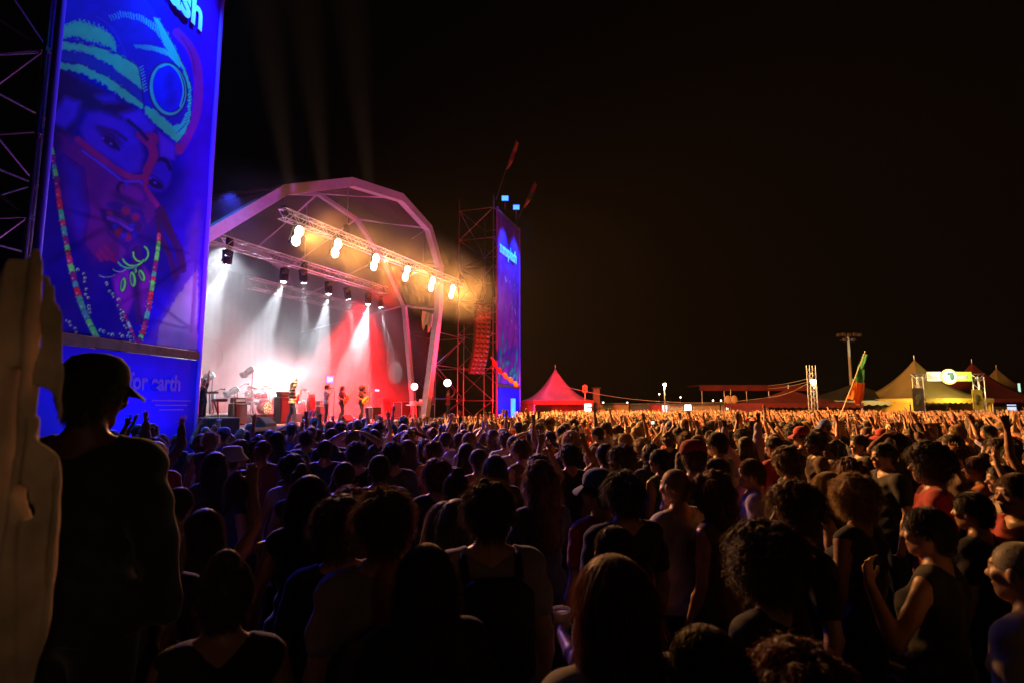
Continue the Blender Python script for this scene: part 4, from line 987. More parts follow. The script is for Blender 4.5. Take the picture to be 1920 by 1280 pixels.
def hair_mesh(kind, seed=0, lod=0, res=None):
    key = (kind, seed, lod)
    if key in HAIRM: return HAIRM[key]
    res = res or (.0095 if lod == 0 else .013 if lod == 1 else .02); rr = random.Random(seed*7+len(kind))
    f = Field((-.24, -.30, 1.05), (.24, .22, 1.95), res); h_ = HC; g = {'shaved': .004, 'short': .014, 'messy': .022, 'curly': .034, 'afro': .06, 'long': .018, 'wavy': .026, 'bun': .014, 'ponytail': .014, 'dreads': .022}[kind]
    f.ell(h_+(0, -.014, .024), (.076, .095, .092), .01, g); f.cone(h_+(0, -.05, .0), h_+(0, -.055, -.045), .062, .05, .02, grow=g*.7)
    if kind in ('long', 'wavy', 'dreads'):
        ln = {'long': 1.30, 'wavy': 1.34, 'dreads': 1.38}[kind]-rr.random()*.10
        f.cone(h_+(0, -.055, -.02), (0, -.115, ln), .092, .085, .03, (1, .55, 1)); 
        for sx in (-1, 1):
            f.cone(h_+(sx*.072, -.02, -.01), (sx*.098, -.045, ln+.10), .034, .030, .03)
    if kind == 'bun': f.ell(h_+(0, -.07, .13), (.045, .045, .04), .01)
    if kind == 'ponytail': f.ell(h_+(0, -.12, .03), (.03, .03, .035), .01); f.cone(h_+(0, -.14, .03), h_+(.01, -.15, -.17), .030, .016, .02)
    # free the face and the ears
    f.ell(h_+(0, .125, -.035), (.072, .085, .105), .012, sub=True)
    if kind in ('short', 'messy', 'shaved', 'bun', 'ponytail'):
        f.clip(lambda X, Y, Z: np.where(Y > -.035, (h_[2]-.012+.25*np.maximum(Y, 0))-Z, (h_[2]-.085)-Z))
    if kind in ('curly', 'afro', 'wavy', 'messy'):
        for i in range({'curly': 90, 'afro': 120, 'wavy': 70, 'messy': 36}[kind]):
            a = rr.uniform(0, 6.28); z = rr.uniform(-.3, 1) ; q = math.sqrt(max(0, 1-z*z)); R_ = .085+g; p = h_+np.array([math.cos(a)*q*R_*.92, -.02+math.sin(a)*q*R_*1.1, .03+z*R_*1.05])
            if p[1]-h_[1] > .055 and p[2] < h_[2]+.06: continue
            s_ = {'curly': .020, 'afro': .022, 'wavy': .018, 'messy': .014}[kind]; f.ell(p, (s_, s_, s_*(1 if kind != 'wavy' else 1.7)), .006)
        if kind == 'wavy':
            for i in range(50): z = rr.uniform(0, 1); a = rr.uniform(-1.5, 1.5); p = np.array([math.sin(a)*.10, -.055-math.cos(a)*.06, 1.36+z*.24]); f.ell(p, (.022, .02, .03), .008)
    if kind == 'dreads':
        for i in range(34):
            a = rr.uniform(1.2, 5.1) if i else 0; x = math.sin(a-3.14)*.11; y = -.05-abs(math.cos(a-3.14))*.07; p = h_+np.array([x*.8, y*.7, .06]); f.cone(p, (x*1.25, y*1.2, 1.36+rr.random()*.12), .014, .010, .006)
    me = f.mesh('hair', HAIR['black'])
    n = {0: 5200, 1: 1300, 2: 260}[lod]
    if kind == 'shaved': n = n//6
    ln = {'shaved': .006, 'short': .022, 'messy': .045, 'curly': .05, 'afro': .05, 'long': .09, 'wavy': .08, 'bun': .03, 'ponytail': .04, 'dreads': .05}[kind]
    wd = {0: .0021, 1: .0042, 2: .010}[lod]
    A, Fq = strands(me, n, ln, wd, seed, 1.0 if kind in ('messy', 'curly', 'afro') else .45, {'curly': .9, 'afro': 1.0, 'wavy': .5, 'messy': .25, 'dreads': .4}.get(kind, .08), {'afro': .5, 'curly': .35, 'messy': .45, 'shaved': .6, 'short': .3}.get(kind, .0))
    V = np.zeros(len(me.vertices)*3, np.float32); me.vertices.foreach_get('co', V); V = V.reshape(-1, 3); nF = len(me.polygons); Fv = np.zeros(nF*4, np.int32); me.polygons.foreach_get('vertices', Fv) if False else me.loops.foreach_get('vertex_index', Fv)
    bpy.data.meshes.remove(me)
    HAIRM[key] = grid_mesh('hair', np.concatenate([V, A]), np.concatenate([Fv.reshape(-1, 4), Fq+len(V)]), HAIR['black']); return HAIRM[key]
HATM = {}
def hat_mesh(kind):
    if kind not in HATM:
        m = MB(); h_ = Vector(HC); T = Matrix.Translation(h_+Vector((0, -.012, .045)))
        if kind == 'cap':
            m.lathe([(.096, -.01), (.100, .02), (.094, .055), (.070, .085), (.035, .098), (.001, .101)], T, 24)
            pts = []
            for j in range(5):
                for i in range(9):
                    a = -1.1+2.2*i/8; r = .092+.085*j/4*math.cos(a*.75); pts.append(h_+Vector((math.sin(a)*r*.92, -.012+math.cos(a)*r, .048-.010*j+(.0 if j else .0)-.012*abs(math.sin(a))*j/2)))
            f = [(j*9+i, j*9+i+1, (j+1)*9+i+1, (j+1)*9+i) for j in range(4) for i in range(8)]
            m.raw(pts, f, 0, True); m.raw([p-Vector((0, 0, .006)) for p in pts], [q[::-1] for q in f], 0, True)
        elif kind == 'bucket': m.lathe([(.155, -.045), (.158, -.04), (.105, .02), (.100, .05), (.085, .085), (.05, .095), (.001, .097)], T, 28); m.lathe([(.153, -.05), (.10, .012)], T, 28)
        else: m.lathe([(.185, .0), (.190, .008), (.150, -.004), (.100, .01), (.096, .06), (.085, .105), (.05, .10), (.001, .095)], T, 28); m.lathe([(.185, -.004), (.10, .0)], T, 28)
        o = m.build('hat', CLOTH['black']); HATM[kind] = o.data; bpy.data.objects.remove(o)
    return HATM[kind]
def part_obj(name, me, parent, material):
    o = link(name, me, parent); o.material_slots[0].link = 'OBJECT'; o.material_slots[0].material = material; return o
def person(loc, face, height, arms=('down', 'down'), hair='short', hcol='dark brown', top='tee', tcol='black', skin=0, fem=False, legs='stand', label='', group=None, lod=1, hat=None, hatcol='black', seed=0, flip=False, short=False, cat='person'):
    """face: heading the person looks along (angle of the +y axis of the body)"""
    res = {0: .0095, 1: .0125, 2: .018}[lod]
    b = link('person', body_mesh(arms, legs, fem, res), None, loc, (0, 0, face)); s_ = height/1.745; b.scale = (s_*(-1 if flip else 1), s_, s_)
    b.material_slots[0].link = 'OBJECT'; b.material_slots[0].material = SKIN[skin]; tag(b, label, cat, group)
    if top: part_obj('shirt', shirt_mesh(arms, fem, top, .0125 if lod == 0 else .016), b, CLOTH[tcol])
    part_obj('trousers', trouser_mesh(legs, fem, short), b, DENIM if seed % 2 else CLOTH['black'])
    if hair: part_obj('hair', hair_mesh(hair, seed % (3 if lod else 9), lod), b, HAIR[hcol])
    if hat: part_obj('hat', hat_mesh(hat), b, CLOTH[hatcol])
    return b
# ================================================================== performers and instruments
def deck_at(px, n, z=None):
    p = on_stage(px, 760, n); p.z = DECK if z is None else z; return p
FACE_OUT = math.atan2(-N.x, N.y)          # heading towards the audience
PERF = 'performers on the stage'
CLOTH['striped'] = None
sm_ = bpy.data.materials.new('striped_cloth'); sm_.use_nodes = True; nt = sm_.node_tree; b = nt.nodes['Principled BSDF']; b.inputs['Roughness'].default_value = .85
tc = nt.nodes.new('ShaderNodeTexCoord'); wv = nt.nodes.new('ShaderNodeTexWave'); wv.bands_direction = 'Z'; wv.inputs['Scale'].default_value = 2.2; cr = nt.nodes.new('ShaderNodeValToRGB')
cr.color_ramp.interpolation = 'CONSTANT'; cr.color_ramp.elements[0].color = (.02, .02, .02, 1); cr.color_ramp.elements[1].color = (.8, .72, .5, 1); cr.color_ramp.elements[1].position = .32
nt.links.new(tc.outputs['Object'], wv.inputs['Vector']); nt.links.new(wv.outputs[0], cr.inputs[0]); nt.links.new(cr.outputs[0], b.inputs['Base Color']); CLOTH['striped'] = sm_
def player(px, n, arms, z=None, face=0, **k):
    return person(deck_at(px, n, z), FACE_OUT+R(face), k.pop('h', 1.76), arms, group=PERF, lod=1, cat='musician', **k)
kb = player(379, -1.6, ('wave', 'high'), face=25, hair='short', tcol='black', label='keyboard player in black with both arms thrown up beside the banner edge', seed=2)
gt = player(548, -1.6, ('up', 'fret'), face=48, legs='step', hair='long', tcol='striped', top='long', hat='cap', label='guitarist in cap and striped top with one arm up', seed=3, h=1.78)
sg = player(612, -1.3, ('mic', 'head'), face=40, hair='short', tcol='lavender', label='singer in lavender top shading the eyes with one hand', seed=5, h=1.75, hcol='black')
bs = player(641, -2.2, ('strum', 'fret'), face=20, legs='step', hair='dreads', tcol='navy', label='bass player in navy with dreadlocks between singer and acoustic guitarist', seed=2)
ac = player(678, -1.6, ('strum', 'wave'), face=15, legs='step', hair='afro', tcol='black', label='acoustic guitarist with curly hair and a yellow guitar', seed=4)
dm = person(deck_at(466, -6.2, DECK+.42-.42), FACE_OUT+R(10), 1.78, ('stick', 'stick'), 'short', 'black', 'tee', 'black', 1, legs='sit', label='drummer in black sitting behind the drum kit', group=PERF, lod=1, cat='musician')
c1 = player(745, -4.0, ('keys', 'keys'), face=-30, hair='short', tcol='black', label='stagehand in black bending by the monitor desk in red light', seed=2)
c2 = player(840, -1.6, ('wave', 'phone'), face=10, hair='short', tcol='red', label='stagehand in red standing by the scaffold wing', seed=5, h=1.72)
c3 = player(700, -5.5, ('stick', 'keys'), face=0, hair='ponytail', tcol='black', label='percussion player in black behind the acoustic guitarist', seed=3)
for o in (c1, c2): o['category'] = 'stagehand'; o['group'] = 'stagehands in the red light'

def place(r_, loc, rz=0, ry=0, rx=0): r_.location = loc; r_.rotation_euler = (rx, ry, rz); return r_
def guitar(label, body_m, acoustic=False):
    r_ = empty('guitar', label=label, cat='guitar', group='guitars held on stage')
    out = []
    for i in range(28):
        t = 2*math.pi*i/28; r = .17+.035*math.cos(2*t)+(.02*math.cos(t)); x = math.cos(t)*.25; y = math.sin(t)*r*(1.0 if math.cos(t) < 0 else .82)
        if not acoustic and math.cos(t) > .5: y *= 1.25; x *= 1.08 if math.sin(t) > 0 else .98
        out.append((x-.0, y))
    th = .1 if acoustic else .045
    MB().prism(out, -th/2, th/2).build('guitar_body', body_m, r_)
    m = MB().box((.50, 0, th*.35), (.56, .048, .025), bev=.008); m.build('neck', mat('maple_neck', (.5, .30, .13), .35), r_)
    MB().box((.84, 0, th*.30), (.17, .075, .02), bev=.006).build('headstock', mat('maple_neck', (.5, .3, .13)), r_)
    MB().lathe([(.001, 0), (.05, 0), (.052, .003)] if acoustic else [(.001, 0), (.025, 0), (.025, .006)], Matrix.Translation((.10, 0, th/2+.002)), 16).build('sound_hole' if acoustic else 'pickup', BLACK, r_)
    MB().box((-.10, 0, th/2+.006), (.03, .12, .012)).build('bridge', BLACK, r_)
    return r_
def held(o, p): return o.matrix_world @ Vector(p)
bpy.context.view_layer.update()
def guitar_on(o, r_, tilt=20):
    bpy.context.view_layer.update(); c = held(o, (.02, .20, 1.06)); nk = held(o, (-.42, .30, 1.06+.45*math.sin(R(tilt))+.05)) 
    x = (nk-c).normalized(); z = (o.matrix_world.to_3x3() @ Vector((0, 1, .15))).normalized(); y = z.cross(x).normalized(); z = x.cross(y)
    M = Matrix((x, y, z)).transposed().to_4x4(); M.translation = c; r_.matrix_world = M
guitar_on(gt, guitar('red electric guitar held low by the player in the striped top', mat('red_lacquer', (.5, .03, .03), .2)), 25)
guitar_on(ac, guitar('yellow acoustic guitar held by the curly haired guitarist', mat('yellow_spruce', (.95, .50, .05), .3, 0, .12, 20), True), 40)
guitar_on(bs, guitar('dark wooden bass guitar held by the player in navy', mat('sunburst', (.45, .16, .04), .25)), 65)
# keyboard on a stand
p = deck_at(410, -1.3); r_ = empty('keyboard', p, SANG+R(60), 'red lit stage keyboard with a second tier on a crossed stand', 'keyboard')
KB = mat('keyboard_shell', (.35, .06, .05), .35)
MB().box((0, 0, 1.0), (1.25, .36, .10), bev=.02).build('lower_keyboard', KB, r_); MB().box((0, -.18, 1.055), (1.1, .14, .02)).build('key_bed', WHITE, r_)
MB().box((.1, .22, 1.28), (.8, .3, .08), R(0), bev=.02).build('upper_keyboard', KB, r_); MB().box((.42, .1, 1.20), (.25, .05, .3)).build('side_screen', mat('cool_screen', (.3, .5, .6), .3, emit=(.6, .8, 1), es=.7), r_)
MB().tube((-.45, -.1, 0), (.4, .1, .96), .03).tube((.45, -.1, 0), (-.4, .1, .96), .03).tube((-.4, .22, .5), (-.3, .25, 1.26), .02).tube((.4, .22, .5), (.5, .25, 1.26), .02).build('stand', mat('red_metal', (.5, .08, .06), .3, .5), r_)
MB().box((-.5, .3, .06), (.5, .3, .1), bev=.02).build('pedal_board', BLACK, r_)
# drum kit
p = deck_at(483, -4.9, DECK+.42); kit = empty('drum_kit', p, FACE_OUT, 'drum kit with red shells and tilted cymbals on the riser', 'drums')
DR = mat('drum_shell_red', (.45, .05, .05), .22); HD = mat('drum_head', (.62, .55, .5), .5)
def drum(name, c, r, h_, M_=None, parent=kit):
    T = Matrix.Translation(c) @ (M_ or Matrix.Identity(4))
    d = MB().lathe([(r, 0), (r, h_)], T, 24).build(name, DR, parent); MB().lathe([(.001, h_+.004), (r*.97, h_+.004), (r*.97, h_+.001)], T, 24).lathe([(.001, -.004), (r*.97, -.004), (r*.97, -.001)], T, 24).build('drum_head', HD, d)
    MB().lathe([(r+.012, h_-.01), (r+.012, h_+.012), (r-.01, h_+.012)], T, 24).lathe([(r+.012, -.012), (r+.012, .012)], T, 24).build('hoop', CHROME, d)
drum('bass_drum', (0, .25, .29), .28, .40, Matrix.Rotation(-math.pi/2, 4, 'X')); drum('snare_drum', (.32, -.2, .62), .18, .14); drum('rack_tom', (-.18, .2, .72), .15, .2, Matrix.Rotation(.2, 4, 'X')); drum('rack_tom', (.18, .2, .74), .15, .2, Matrix.Rotation(.2, 4, 'X')); drum('floor_tom', (-.45, -.1, .3), .21, .36)
for x, y, z, r_c, a in ((-.65, .2, 1.25, .24, .25), (.55, .25, 1.2, .22, -.3), (.62, -.15, .95, .17, .0), (0, .45, 1.3, .18, .2)):
    c = MB().lathe([(.001, .035), (.03, .03), (.05, .012), (r_c, -.006), (r_c, -.010), (.05, .006), (.001, .02)], Matrix.Translation((x, y, z)) @ Matrix.Rotation(a, 4, 'Y'), 28).build('cymbal', mat('bronze_cymbal', (.55, .38, .14), .25, 1), kit)
    m = MB().tube((x, y, z), (x, y, .35), .014); 
    for q in range(3): m.tube((x, y, .4), (x+.22*math.cos(q*2.1), y+.22*math.sin(q*2.1), 0), .011)
    m.build('cymbal_stand', CHROME, kit)
# conga, percussion table, amps, cases, stands, monitors
def conga(px, n, h_, lab):
    r_ = empty('conga_drum', deck_at(px, n), 0, lab, 'drum', 'conga drums')
    MB().lathe([(.13, .28), (.19, .30+.22*h_), (.215, .3+.5*h_), (.19, .3+.8*h_), (.15, .3+h_)], None, 22).build('shell', DR, r_); MB().lathe([(.155, .29+h_), (.158, .32+h_), (.14, .325+h_), (.001, .325+h_)], None, 22).build('drum_head', HD, r_)
    m = MB()
    for q in range(3): m.tube((.1*math.cos(q*2.1), .1*math.sin(q*2.1), .5), (.32*math.cos(q*2.1), .32*math.sin(q*2.1), 0), .014)
    m.build('stand', CHROME, r_)
conga(583, -3.4, 1.05, 'tall red conga drum right behind the guitarist'); conga(566, -4.4, .75, 'shorter red conga drum beside the tall one')
def amp(px, n, sz, lab, z=None):
    r_ = empty('guitar_amp', deck_at(px, n, z), SANG+R(8), lab, 'amplifier', 'amplifiers along the riser')
    MB().box((0, 0, sz[2]/2), sz, bev=.03).build('cabinet', mat('amp_tolex', (.03, .03, .032), .7), r_); MB().box((0, -sz[1]/2-.01, sz[2]*.46), (sz[0]*.88, .02, sz[2]*.82)).build('grille', mat('amp_grille', (.07, .07, .07), .8), r_)
    MB().box((0, 0, sz[2]+.13), (sz[0]*.9, sz[1]*.7, .24), bev=.02).build('amp_head', mat('amp_tolex', (.03, .03, .03)), r_); MB().box((0, -sz[1]*.36, sz[2]+.13), (sz[0]*.8, .01, .1)).build('control_panel', CHROME, r_)
amp(530, -3.3, (.76, .4, 1.2), 'tall black guitar amplifier stack behind the striped guitarist'); amp(601, -3.6, (.7, .4, .8), 'black amplifier behind the singer'); amp(446, -3.4, (.7, .4, .9), 'black amplifier between keyboard and drum riser')
amp(720, -4.2, (.9, .5, 1.0), 'dark amplifier beside the stagehand in red light')
def flight_case(px, n, sz, lab):
    r_ = empty('flight_case', deck_at(px, n), SANG+R(-10), lab, 'flight case', 'flight cases'); MB().box((0, 0, sz[2]/2+.08), sz, bev=.01).build('shell', BLACK, r_); m = MB()
    for x in (-1, 1):
        for y in (-1, 1): m.tube((x*sz[0]/2, y*sz[1]/2, .08), (x*sz[0]/2, y*sz[1]/2, sz[2]+.08), .018)
        for z in (.08, sz[2]+.08): m.tube((x*sz[0]/2, -sz[1]/2, z), (x*sz[0]/2, sz[1]/2, z), .018)
    for y in (-1, 1):
        for z in (.08, sz[2]+.08): m.tube((-sz[0]/2, y*sz[1]/2, z), (sz[0]/2, y*sz[1]/2, z), .018)
    m.build('metal_edging', ALU, r_); m = MB()
    for x in (-1, 1):
        for y in (-1, 1): m.lathe([(.035, -.015), (.035, .015)], Matrix.Translation((x*sz[0]*.4, y*sz[1]*.35, .04)) @ Matrix.Rotation(math.pi/2, 4, 'X'), 10)
    m.build('caster', BLACK, r_)
flight_case(701, -2.2, (.6, .5, .65), 'open edged flight case beside the acoustic guitarist'); flight_case(762, -3.2, (1.5, .7, .95), 'long dark flight case under the red arch leg'); flight_case(800, -2.6, (.8, .6, .8), 'flight case beyond the far arch leg')
def wedge(px, n, lab, rz=0):
    r_ = empty('monitor_wedge', deck_at(px, n), SANG+math.pi+R(rz), lab, 'loudspeaker', 'monitor wedges along the stage edge')
    Mw = Matrix.Rotation(math.pi/2, 4, 'Y') @ Matrix.Rotation(math.pi/2, 4, 'Z')
    v = [(x, y, z) for x in (-.32, .32) for y, z in ((-.22, 0), (.24, 0), (.24, .12), (-.08, .38), (-.22, .36))]
    MB().raw(v, [(0, 1, 2, 3, 4), (9, 8, 7, 6, 5)] + [(i, i+5, (i+1) % 5+5, (i+1) % 5) for i in range(5)]).build('cabinet', mat('wedge_black', (.05, .05, .052), .5), r_)
    v = [(x, y, z) for x in (-.28, .28) for y, z in ((.225, .137), (-.06, .375), (-.055, .385), (.235, .15))]
    MB().raw(v, [(0, 1, 2, 3), (7, 6, 5, 4)] + [(i, i+4, (i+1) % 4+4, (i+1) % 4) for i in range(4)]).build('grille', mat('wedge_grille', (.10, .10, .11), .5, .5), r_)
wedge(652, -.5, 'monitor wedge at the feet of singer and bass player'); wedge(500, -.5, 'monitor wedge at the near end of the stage edge', 10); wedge(585, -.5, 'monitor wedge in front of the striped guitarist'); wedge(718, -.5, 'monitor wedge past the acoustic guitarist')
def mic_stand(px, n, h_, lab, boom=(.4, .15), z=None, rz=0):
    r_ = empty('microphone_stand', deck_at(px, n, z), SANG+R(rz), lab, 'microphone stand', 'microphone stands'); m = MB()
    for q in range(3): m.tube((0, 0, .12), (.3*math.cos(q*2.09), .3*math.sin(q*2.09), .01), .012)
    m.tube((0, 0, .1), (0, 0, h_), .013).build('pole', CHROME, r_); e = Vector((boom[0], 0, h_+boom[1])); MB().tube((-.15, 0, h_-.06), e, .010).build('boom', BLACK, r_)
    MB().tube(e, e+Vector((.13, 0, .0)), .018, .022, 8).ball(e+Vector((.16, 0, 0)), .032).build('microphone', mat('mic_mesh', (.12, .12, .12), .35, .8), r_)
for a in ((505, -3.2, 1.35, 'microphone stand over the drum kit, its boom tilted', (-.5, .2)), (438, -2.6, 1.4, 'boom microphone between keyboard and drums', (.5, .3)), (520, -4.5, 1.3, 'microphone stand before the white glow behind the drums', (-.4, .25)),
          (577, -1.2, 1.45, 'microphone stand facing the striped guitarist', (-.3, .05)), (626, -1.0, 1.5, 'microphone stand between singer and bass player', (-.25, .1)), (692, -1.0, 1.4, 'microphone stand by the acoustic guitarist', (-.3, .0)), (398, -1.0, 1.3, 'microphone stand at the keyboard by the banner', (.3, .1))): mic_stand(*a)
# small blue screen with a glyph and the purple lit box
p = deck_at(617, -4.8, 0); p.z = on_stage(617, 712, -4.8).z; r_ = empty('glowing_sign', (p.x, p.y, DECK), math.atan2(-p.y, -p.x)+math.pi/2, 'small blue glowing screen above the singer', 'screen')
zz = p.z-DECK
MB().box((0, .03, zz+.05), (.40, .05, .42), bev=.01).build('case', BLACK, r_); MB().box((0, 0, zz+.05), (.34, .012, .36)).build('screen', lamp_mat('blue_screen', (.06, .06, 1), 3.5), r_)
m = MB()
for (x, z, w_, h__) in ((-.10, .06, .035, .24), (-.05, .06, .08, .035), (.02, .03, .035, .18), (.06, .11, .09, .035), (.10, .06, .03, .11), (.06, -.0, .08, .035)): m.box((x, -.012, zz+z), (w_, .012, h__))
m.build('glyph', lamp_mat('white_glyph', (.8, .9, 1), 5), r_); MB().tube((0, .04, 0), (0, .04, zz-.15), .02).build('pole', BLACK, r_)
p = on_stage(706, 731, -4.4); r_ = empty('lit_meter_bar', (p.x, p.y, DECK), SANG, 'short violet lit bar above the flight case', 'light bar')
MB().box((0, 0, p.z-DECK), (.42, .06, .14), bev=.01).build('case', BLACK, r_); MB().box((0, -.04, p.z-DECK), (.38, .02, .08)).build('diffuser', lamp_mat('violet_bar', (.6, .25, 1), 8), r_); MB().tube((0, 0, 0), (0, 0, p.z-DECK-.07), .02).build('pole', BLACK, r_)
# equipment table by the arch leg
p = deck_at(782, -1.5); r_ = empty('equipment_table', p, SANG, 'cluttered metal equipment table beyond the far arch leg', 'table')
MB().box((0, 0, .85), (1.4, .6, .05)).build('tabletop', ALU, r_)
for x in (-.6, .6): MB().tube((x, -.25, 0), (x*.6, 0, .83), .02).tube((x, .25, 0), (x*.6, 0, .83), .02).build('leg', CHROME, r_)
MB().box((-.4, 0, .98), (.35, .3, .2), bev=.02).box((.1, .05, .95), (.4, .3, .14), bev=.02).box((.5, 0, 1.03), (.2, .3, .28), bev=.02).build('control_unit', WHITE, r_)

# ================================================================== background of the ground: tents, stalls, lamps
def tent(px, py_top, w_, Y, z_eave, m, lab, valance=None, wall=None, rot=0, closed=True, group='pagoda tents on the far side'):
    ap = at(px, py_top, Y); r_ = empty('pagoda_tent', (ap.x, ap.y, 0), R(rot), lab, 'tent', group); h_ = ap.z; n = 12; sg_ = 6
    v = []; rings = 12
    for j in range(rings+1):
        t = j/rings; s_ = w_/2*t; z = z_eave + (h_-z_eave)*((1-t)**2.1*.82+(1-t)*.18) - .0
        for side in range(4):
            a0 = (side*math.pi/2+math.pi/4); a1 = a0+math.pi/2
            for k in range(sg_):
                f = k/sg_; x = (math.cos(a0)*(1-f)+math.cos(a1)*f)*1.414*s_; y = (math.sin(a0)*(1-f)+math.sin(a1)*f)*1.414*s_; v.append((x, y, z - .16*t*math.sin(math.pi*f)))
    K = 4*sg_
    MB().raw(v, [(j*K+k, j*K+(k+1) % K, (j+1)*K+(k+1) % K, (j+1)*K+k) for j in range(rings) for k in range(K)], 0, True).build('roof', m, r_)
    vm = MB()
    for side in range(4):
        a0 = (side*math.pi/2+math.pi/4); a1 = a0+math.pi/2; c0 = Vector((math.cos(a0), math.sin(a0), 0))*w_*.708; c1 = Vector((math.cos(a1), math.sin(a1), 0))*w_*.708; ns = 14; vv = []
        for k in range(ns*4+1):
            f = k/(ns*4); p = c0.lerp(c1, f); vv += [(p.x, p.y, z_eave), (p.x, p.y, z_eave-.28-.10*abs(math.sin(f*ns*math.pi)))]
        vm.raw(vv, [(2*k, 2*k+1, 2*k+3, 2*k+2) for k in range(ns*4)])
    vm.build('valance', valance or m, r_)
    pm = MB()
    for side in range(4):
        a0 = (side*math.pi/2+math.pi/4); MB().tube((math.cos(a0)*w_*.69, math.sin(a0)*w_*.69, 0), (math.cos(a0)*w_*.69, math.sin(a0)*w_*.69, z_eave-.02), .05).build('pole', ALU, r_)
    MB().tube((0, 0, h_-.3), (0, 0, h_+.35), .03).build('finial', ALU, r_)
    if wall:
        wl_ = MB()
        wl_.box((0, w_*.48, z_eave/2), (w_*.96, .04, z_eave)).box((-w_*.48, 0, z_eave/2), (.04, w_*.95, z_eave)).box((w_*.48, 0, z_eave/2), (.04, w_*.95, z_eave)); wl_.build('side_wall', wall, r_)
    return r_
TR = mat('red_tent_canvas', (.62, .06, .06), .7, 0, .3, .6, transl=.2); TY = mat('yellow_tent_canvas', (.75, .52, .06), .7, 0, .15, .8, transl=.3); TD = mat('dark_tent_canvas', (.025, .025, .018), .8, 0, .2, 1)
TW = mat('pale_tent_wall', (.5, .42, .36), .8, 0, .2, 1); TB = mat('maroon_tent_canvas', (.17, .014, .016), .8, 0, .2, 1, transl=.15); TK = mat('khaki_tent_canvas', (.32, .25, .10), .8, 0, .2, 1, transl=.15)
tent(1041, 690, 5.2, 50, 2.55, mat('patched_tent_canvas', (.55, .16, .12), .7, 0, .6, .5, transl=.2), 'red lit pagoda tent standing right of the far blue tower', TR, TW, 12)
tent(1714, 674, 6.6, 45, 2.65, TK, 'yellow pagoda tent with a bright scalloped front behind the gate', TY, TY, 8)
tent(1822, 680, 7.0, 50, 2.7, TB, 'maroon pagoda tent partly behind the lit gate sign', TB, TB, 5)
tent(1868, 690, 6.5, 56, 2.7, TK, 'khaki pagoda tent near the right edge behind the maroon tent', TK, TW, 0)
tent(1778, 718, 5.0, 62, 2.4, TK, 'small distant pagoda tent seen below the gate sign', TK, TD, 0)
tent(1478, 728, 7.5, 46, 2.3, TB, 'dark maroon tent left of the lattice mast', TB, TB, 0)
tent(1600, 718, 9.0, 48, 2.5, TD, 'wide black tent behind the waved flag with pale scallops', mat('pale_scallops', (.42, .40, .22), .8), TW, 3)
def stall(px0, px1, py, Y, m, lab, window=None, depth=2.4, door=None):
    a = at(px0, py, Y); c = at(px1, py, Y); w_ = c.x-a.x; h_ = a.z; r_ = empty('market_stall', ((a.x+c.x)/2, Y+depth/2, 0), 0, lab, 'stall', 'stalls along the far fence')
    MB().box((0, 0, h_/2), (w_-.05, depth, h_)).build('cabin', m, r_); MB().box((0, -.1, h_+.06), (w_, depth+.3, .1)).build('roof', mat('tin_roof', (.12, .11, .10), .6, .4), r_)
    k = MB()
    for i in range(int(w_/.35)): k.box((-w_/2+.2+i*.35, -depth/2-.015, h_/2), (.06, .03, h_*.94))
    k.build('ribbing', m, r_)
    if window:
        x = at(window[0], py, Y).x-(a.x+c.x)/2; ww, hh, zc, es, colr = window[1:]
        f = MB().box((x, -depth/2-.05, zc), (ww+.12, .06, hh+.12)).build('window_frame', BLACK, r_); MB().box((x, -depth/2-.085, zc), (ww, .02, hh)).build('lit_opening', lamp_mat('lit_opening_%d' % px0, colr, es), f)
    return r_
stall(1100, 1112, 764, 47, mat('dim_olive_panel', (.14, .12, .05), .8, 0, .2, 2), 'narrow olive stall with a bright doorway beside the red tent', (1102, .55, .75, 1.9, 3, (.95, 1, .75)))
stall(1114, 1179, 757, 52, mat('mustard_container', (.32, .25, .07), .7, 0, .3, 1.2), 'mustard yellow container stall right of the red tent')
stall(1181, 1222, 758, 52, mat('slate_container', (.08, .08, .09), .7, 0, .3, 1.2), 'slate grey container stall left of the small lamp post')
stall(1224, 1252, 757, 51, TR, 'small red stall at the foot of the lamp post', (1246, .5, .6, 1.85, 2.5, (.7, .85, 1)))
stall(1255, 1350, 758, 50, mat('cream_cabin', (.36, .28, .20), .8, 0, .25, 1.2), 'long cream cabin with a bright serving hatch, left of centre', (1289, .58, .5, 1.95, 4, (.8, .95, 1)))
stall(1352, 1440, 758, 50, mat('tan_cabin', (.30, .22, .15), .8, 0, .25, 1.2), 'tan cabin with a pale lit hatch below the long red roof', (1366, .5, .42, 1.95, 3, (.75, 1, .9)))
stall(1560, 1590, 762, 44, mat('cream_cabin', (.36, .28, .2)), 'pale cabin half behind the waved flag pole', None)
stall(1886, 1906, 762, 44, mat('white_panel', (.55, .6, .65), .6), 'white stall panel at the right edge of the tents', (1895, .7, .6, 1.9, 1.2, (.6, .7, 1)))
a = at(1312, 727, 58); c = at(1530, 727, 58); r_ = empty('market_roof', ((a.x+c.x)/2, 58, 0), 0, 'long dim red awning roof beyond the cabins', 'awning')
MB().box((0, 0, a.z), (c.x-a.x, .3, .55), bev=.05).build('fascia', mat('dim_red_canvas', (.18, .02, .015), .8, 0, .4, 1), r_); MB().box((0, 2, a.z+.3), (c.x-a.x, 4.2, .08)).build('roof', TB, r_)
for i in range(6): MB().tube(((c.x-a.x)*(i/5-.5)*.96, .1, 0), ((c.x-a.x)*(i/5-.5)*.96, .1, a.z-.2), .07).build('post', STEEL, r_)
